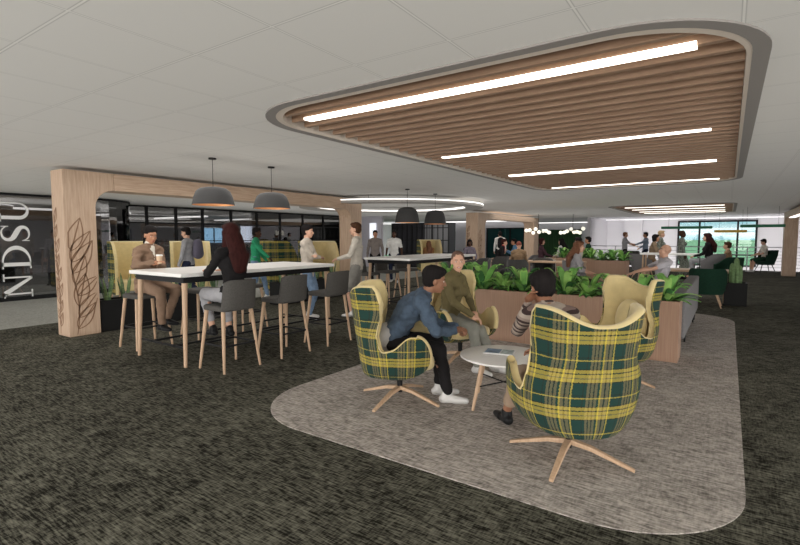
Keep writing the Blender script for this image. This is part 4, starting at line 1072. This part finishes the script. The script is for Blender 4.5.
BLK = cloth('black', (.015, .014, .015)); DENIM = cloth('denim', (.06, .09, .135), .25, 18, .6); WHITEC = cloth('white', (.72, .71, .69)); OLIVE = cloth('olive', (.13, .105, .045), .12); SAGE = cloth('sage', (.23, .23, .20)); TANS = cloth('tan_suit', (.235, .15, .10), .08); GREYC = cloth('grey', (.32, .32, .34)); KHAKI = cloth('khaki', (.30, .215, .15)); GREENC = cloth('green', (.02, .30, .14)); JEAN = cloth('jeans', (.16, .24, .36), .2, 20); BEIGE = cloth('beige', (.56, .50, .43)); NAVY = cloth('navy', (.02, .025, .05)); BLUEC = cloth('blue', (.11, .25, .42)); BROWNC = cloth('brown', (.25, .16, .09)); MAROON = cloth('maroon', (.07, .035, .045)); PURPLE = cloth('purple_grey', (.13, .11, .14)); SHWH = mat('shoe_white', (.62, .61, .60), .5); SHBL = mat('shoe_black', (.012, .012, .013), .35); CREAM = cloth('cream', (.74, .70, .62)); GRSHORT = cloth('grey_shorts', (.23, .22, .20)); DKGREEN = cloth('dark_green', (.015, .05, .03))
STR = stripes('striped_knit', [(.36, .30, .25), (.04, .022, .02), (.19, .13, .115), (.36, .30, .25), (.04, .022, .02), (.26, .20, .17)], .135, [0, .22, .38, .48, .64, .82])
PATT = mat('cloth_pattern', (.17, .19, .16), .9, .75, 26)
ORANGEC = cloth('orange_brown', (.33, .17, .08))

# the four by the coffee table
sit_feet = lambda y=.5: [(-.12, y, 0), (.12, y, 0)]
b, j = person((-2.54, 3.57, .006), D2(-57), 'person in a blue denim jacket leaning forward, hands clasped, in the left plaid chair', .56, 33, [(-.035, .60, .66), (.035, .585, .64)], [(-.10, .46, .0), (.12, .52, .0)], (4, -10), 0, False, 'thick', 'black', DENIM, 'long', BLK, 'long', SHWH, .007, jacket=True, elbow=[(-.6, -.1, -.8), (.6, -.1, -.8)], curl=.95, hem=.02)
attach(b, 'shirt_tail', MB().cap(j['pel']+V((0, -.05, -.035)), j['pel']+V((0, -.04, .03)), .122, .122, 1.5), SHWH if 0 else cloth('shirt_tail', (.40, .39, .38)), 'light grey shirt tail below the jacket', smooth=True)
b, j = person((-2.70, 4.98, .006), D2(-98), 'smiling person with cropped hair in an olive jumper and grey-green trousers', .55, 8, [(.02, .36, .66), (.10, .40, .63)], [(-.04, .62, .0), (.16, .52, .0)], (-48, -2), 1, True, 'buzz', 'buzz', OLIVE, 'long', SAGE, 'long', SHWH, .007, elbow=[(-.9, -.5, -.3), (.9, -.5, -.3)], smile=True, knee=[(.35, 1, .35), (.1, 1, .25)])
b, j = person((-.88, 3.27, .006), D2(44), 'person in a brown striped jumper and khaki trousers, face resting on a hand', .55, 30, [(-.10, .385, 1.0), (.06, .50, .62)], [(-.16, .62, .0), (.10, .66, .0)], (6, -14), 0, False, 'thick', 'black', STR, 'long', KHAKI, 'crop', SHBL, .007, elbow=[(-.3, .1, -1), (.5, 0, -1)], curl=.7, hem=.02)
# long high table
b, j = person((-6.66, 3.52, 0), D2(-80), 'person in a tan suit with dark ponytail, holding a phone and a cup', .86, 6, [(.10, .34, 1.14), (.20, .40, 1.17)][::1], [(-.02, .34, .30), (.16, .46, .26)], (-12, -16), 3, True, 'ponytail', 'black', TANS, 'long', TANS, 'long', SHBL, .008, jacket=True, inner=CREAM, elbow=[(-.7, -.3, -.7), (.8, -.2, -.7)], hem=.05)
J = j['J']
def world(body_loc, rz, p): return V(body_loc)+Matrix.Rotation(rz, 3, 'Z')@V(p)
w = world((-6.66, 3.52, 0), D2(-80), J['w', 1]+(J['w', 1]-J['e', 1]).normalized()*.07)
t = empty('coffee_cup', (w.x+.0, w.y+.0, w.z), 0, 'small takeaway coffee cup held up by the person in the tan suit', 'cup')
obj('cup', MB().lathe([(0, -.03), (.028, -.03), (.038, .07), (0, .07)], 24), mat('cup_paper', (.62, .45, .3), .7), t, smooth=True); obj('lid', MB().lathe([(0, .07), (.041, .07), (.041, .082), (.034, .09), (0, .09)], 24), WHITE, t, smooth=True)
w = world((-6.66, 3.52, 0), D2(-80), J['w', 0]+(J['w', 0]-J['e', 0]).normalized()*.09)
t = empty('mobile_phone', (w.x, w.y, w.z+.02), D2(-80), 'dark mobile phone in the hand of the person in the tan suit', 'phone'); obj('case', MB().box((0, 0, 0), (.075, .15, .009)), BLACK, t, bevel=.003); obj('screen', MB().box((0, 0, .0052), (.068, .14, .001)), mat('screen', (.03, .035, .04), .1), t)
person((-4.68, 3.47, 0), D2(84), 'person with long dark auburn hair, black top and grey trousers, seen from behind', .86, 3, [(-.12, .40, 1.10), (.12, .40, 1.10)], [(-.08, .36, .33), (.10, .30, .30)], (0, -5), 1, True, 'long', 'maroon', BLK, 'long', GREYC, 'crop', SHBL, .009)
person((-6.38, 6.32, 0), D2(-62), 'standing person with black bobbed hair and beige jumper, arms folded', .93, 0, [(.16, .20, 1.17), (-.16, .19, 1.13)], [(-.09, 0, 0), (.10, .06, 0)], (0, -3), 1, False, 'thick', 'black', BEIGE, 'long', JEAN, 'long', SHWH, .008, elbow=[(-1, -.1, -.5), (1, -.1, -.5)], hem=.10)
person((-5.80, 7.04, 0), D2(118), 'standing person in a white shirt and grey shorts gesturing with one hand', .94, 0, [(-.20, .30, 1.08), (.22, .10, .86)], [(-.1, .08, 0), (.11, -.06, 0)], (0, 0), 1, False, 'short', 'brown', cloth('stone', (.50, .46, .40)), 'long', GRSHORT, 'short', SHWH, .008, scale=1.02)
b, j = person((-10.22, 6.37, 0), D2(125), 'walker in a grey shirt with a dark backpack, passing the yellow chairs', .93, 2, [(-.24, .12, .86), (.24, .05, .84)], [(-.1, .28, 0), (.1, -.2, .02)], (0, -12), 1, False, 'short', 'black', GREYC, 'long', NAVY, 'long', SHBL)
obj('backpack', MB().cap((0, -.22, 1.12), (0, -.22, 1.36), .12, .10, 1.2), mat('backpack', (.10, .09, .13), .8), b, 'dark grey-violet backpack', smooth=True)
person((-9.37, 7.57, 0), D2(-50), 'dark-skinned walker in a bright green top and jeans behind the high table', .93, 2, [(-.24, .22, .93), (.36, .40, 1.0)], [(-.1, .25, 0), (.1, -.2, .02)], (0, 0), 2, True, 'short', 'black', GREENC, 'long', JEAN, 'long', SHWH)
person((-9.73, 12.78, 0), D2(-143), 'person in a grey-brown hooded top walking beside one in a white T-shirt', .93, 0, [(-.26, .1, .88), (.26, -.02, .86)], [(-.1, .15, 0), (.1, -.12, .0)], (0, 0), 3, False, 'short', 'black', cloth('hoodie', (.21, .18, .165)), 'long', BLK, 'long', SHBL)
b, j = person((-9.20, 13.12, 0), D2(-150), 'dark-skinned person in a white T-shirt with a backpack, walking this way', .93, 0, [(-.27, .1, .88), (.27, 0, .86)], [(-.1, .15, 0), (.1, -.12, 0)], (0, 0), 2, False, 'short', 'black', WHITEC, 'short', NAVY, 'long', SHWH)
obj('backpack', MB().cap((0, -.22, 1.1), (0, -.22, 1.33), .12, .10, 1.2), BLK, b, smooth=True)
person((-14.6, 6.35, 0), D2(150), 'dark-clothed figure standing inside the smoked glass office', .93, 0, None, None, (0, 0), 2, False, 'short', 'black', BLK, 'long', BLK, 'long', SHBL)
# distant groups
SIT = lambda h=.55: dict(hz=h, hands=[(-.14, .36, h+.12), (.14, .36, h+.12)], feet=[(-.12, .46, 0), (.12, .46, 0)])
def sitter(x, y, r, label, h=.55, **k):
    q = SIT(h); q.update(k); return person((x, y, 0), D2(r), label, **q)
sitter(-10.3, 17.2, -130+180, 'auburn-haired head showing in the distant yellow high-back chair', skin=1, hair='long', hc='chestnut', top=ORANGEC, bottom=BLK)
sitter(-7.5, 15.3, -140, 'person with dark braided hair in a purple-grey top, seated before the distant portal', skin=2, hair='bob', hc='black', top=PURPLE, bottom=BLK, fem=True, h=.62)
sitter(-6.95, 16.6, -70, 'person in a black jacket with red beside the person in blue', skin=1, hair='short', hc='maroon', top=BLK, inner=cloth('redscarf', (.35, .03, .03)), bottom=BLK, lean=14, h=.66)
sitter(-6.75, 18.0, 120, 'person in a blue shirt reading opposite the black jacket', skin=3, hair='short', hc='black', top=BLUEC, bottom=NAVY, lean=12, h=.66, hands=[(-.1, .40, .98), (.12, .42, .95)])
b, j = person((-8.66, 20.8, 0), D2(30), 'standing person in a white shirt with a black backpack before the teal doors', skin=1, hair='short', hc='black', top=WHITEC, bottom=BLK, shoe=SHBL, scale=1.02)
obj('backpack', MB().cap((0, -.22, 1.08), (0, -.22, 1.36), .12, .11, 1.2), BLK, b, smooth=True)
sitter(-5.4, 14.45, 12, 'cropped auburn-haired person in a brown shirt, seen from behind', skin=1, hair='buzz', hc='red', top=BROWNC, bottom=BLK, h=.58, lean=4)
sitter(-5.80, 17.88, -60, 'person in a maroon top with shoulder-length dark hair facing the white top', skin=1, hair='bob', hc='maroon', top=MAROON, bottom=BLK, fem=True, h=.66)
sitter(-5.1, 18.4, 70, 'long black-haired person in a white top, back turned', skin=1, hair='long', hc='black', top=WHITEC, bottom=cloth('lgrey', (.5, .5, .5)), fem=True, h=.66, lean=10)
sitter(-3.68, 14.75, 60, 'dark-haired person in beige half hidden behind the long-haired person', skin=3, hair='bob', hc='black', top=BEIGE, bottom=BLK, fem=True, h=.70)
sitter(-4.05, 17.6, 95, 'dark-haired person in dark green beside the far planters', skin=3, hair='short', hc='black', top=DKGREEN, bottom=BLK, h=.72)
sitter(-2.72, 10.6, -75, 'person with long auburn hair in a grey baseball shirt behind the near planter', skin=1, hair='long', hc='chestnut', top=cloth('baseball', (.36, .35, .37)), sleeve='half', bottom=BLK, fem=True, h=.62, lean=6, vox=.010, smile=True)
b, j = person((-1.05, 10.2, 0), D2(118), 'bald person in a light grey T-shirt reclining on the sofa, seen from the side', .58, -8, [(-.2, .46, .86), (.22, .44, .8)], [(-.12, .5, 0), (.12, .5, 0)], (0, 14), 1, False, 'bald', 'buzz', cloth('pale_lavender', (.52, .50, .54)), 'short', NAVY, 'long', SHWH, .010)
person((-3.94, 24.02, 0), D2(-70), 'standing person in a grey T-shirt with hands out, by the railing', hands=[(-.2, .45, 1.18), (.2, .42, 1.1)], skin=1, hair='short', hc='chestnut', top=GREYC, sleeve='short', bottom=BLK, shoe=SHBL)
person((-3.15, 24.56, 0), D2(112), 'standing person in a blue-grey shirt reaching out to the one in grey', hands=[(-.2, .5, 1.15), (.2, .2, 1.0)], skin=3, hair='short', hc='black', top=cloth('bluegrey', (.20, .25, .33)), bottom=NAVY, shoe=SHBL)
sitter(-2.12, 17.95, -75, 'dark-haired person in a tan jacket seated beside the white high table', skin=3, hair='bob', hc='black', top=cloth('tanj', (.24, .17, .11)), bottom=BROWNC, h=.80, lean=8, fem=True)
person((-2.0, 19.3, 0), D2(-90), 'blond person in a patterned top standing behind the tan jacket', skin=1, hair='thick', hc='blond', top=PATT, bottom=GREYC, shoe=SHBL, fem=True)
person((-1.40, 20.0, 0), D2(-70), 'standing person in a grey patterned dress with dark hair pinned up', skin=2, hair='bun', hc='brown', top=PATT, bottom=PATT, skirt=True, shoe=SHBL, fem=True)
sitter(-.46, 16.8, 85, 'person with long red-brown hair and black top sitting at the white high table', skin=1, hair='long', hc='maroon', top=BLK, bottom=GREYC, h=.82, fem=True, lean=5, feet=[(-.1, .4, .3), (.1, .4, .3)])
sitter(1.28, 25.7, 105, 'person in a cream shirt reading in the green chair by the railing', skin=1, hair='thick', hc='black', top=CREAM, sleeve='short', bottom=DKGREEN, blen='short', h=.62, head=(0, -20), shoe=SHWH, lean=4)
sitter(-.02, 17.9, 80, 'brown-haired person in a brown checked shirt, half hidden behind the red-haired sitter', skin=1, hair='short', hc='brown', top=BROWNC, bottom=BLK, h=.56)
tub((0, 17.9, 0), math.radians(80), 'grey chair under the person in the brown checked shirt', GREYFAB, .8, .33)
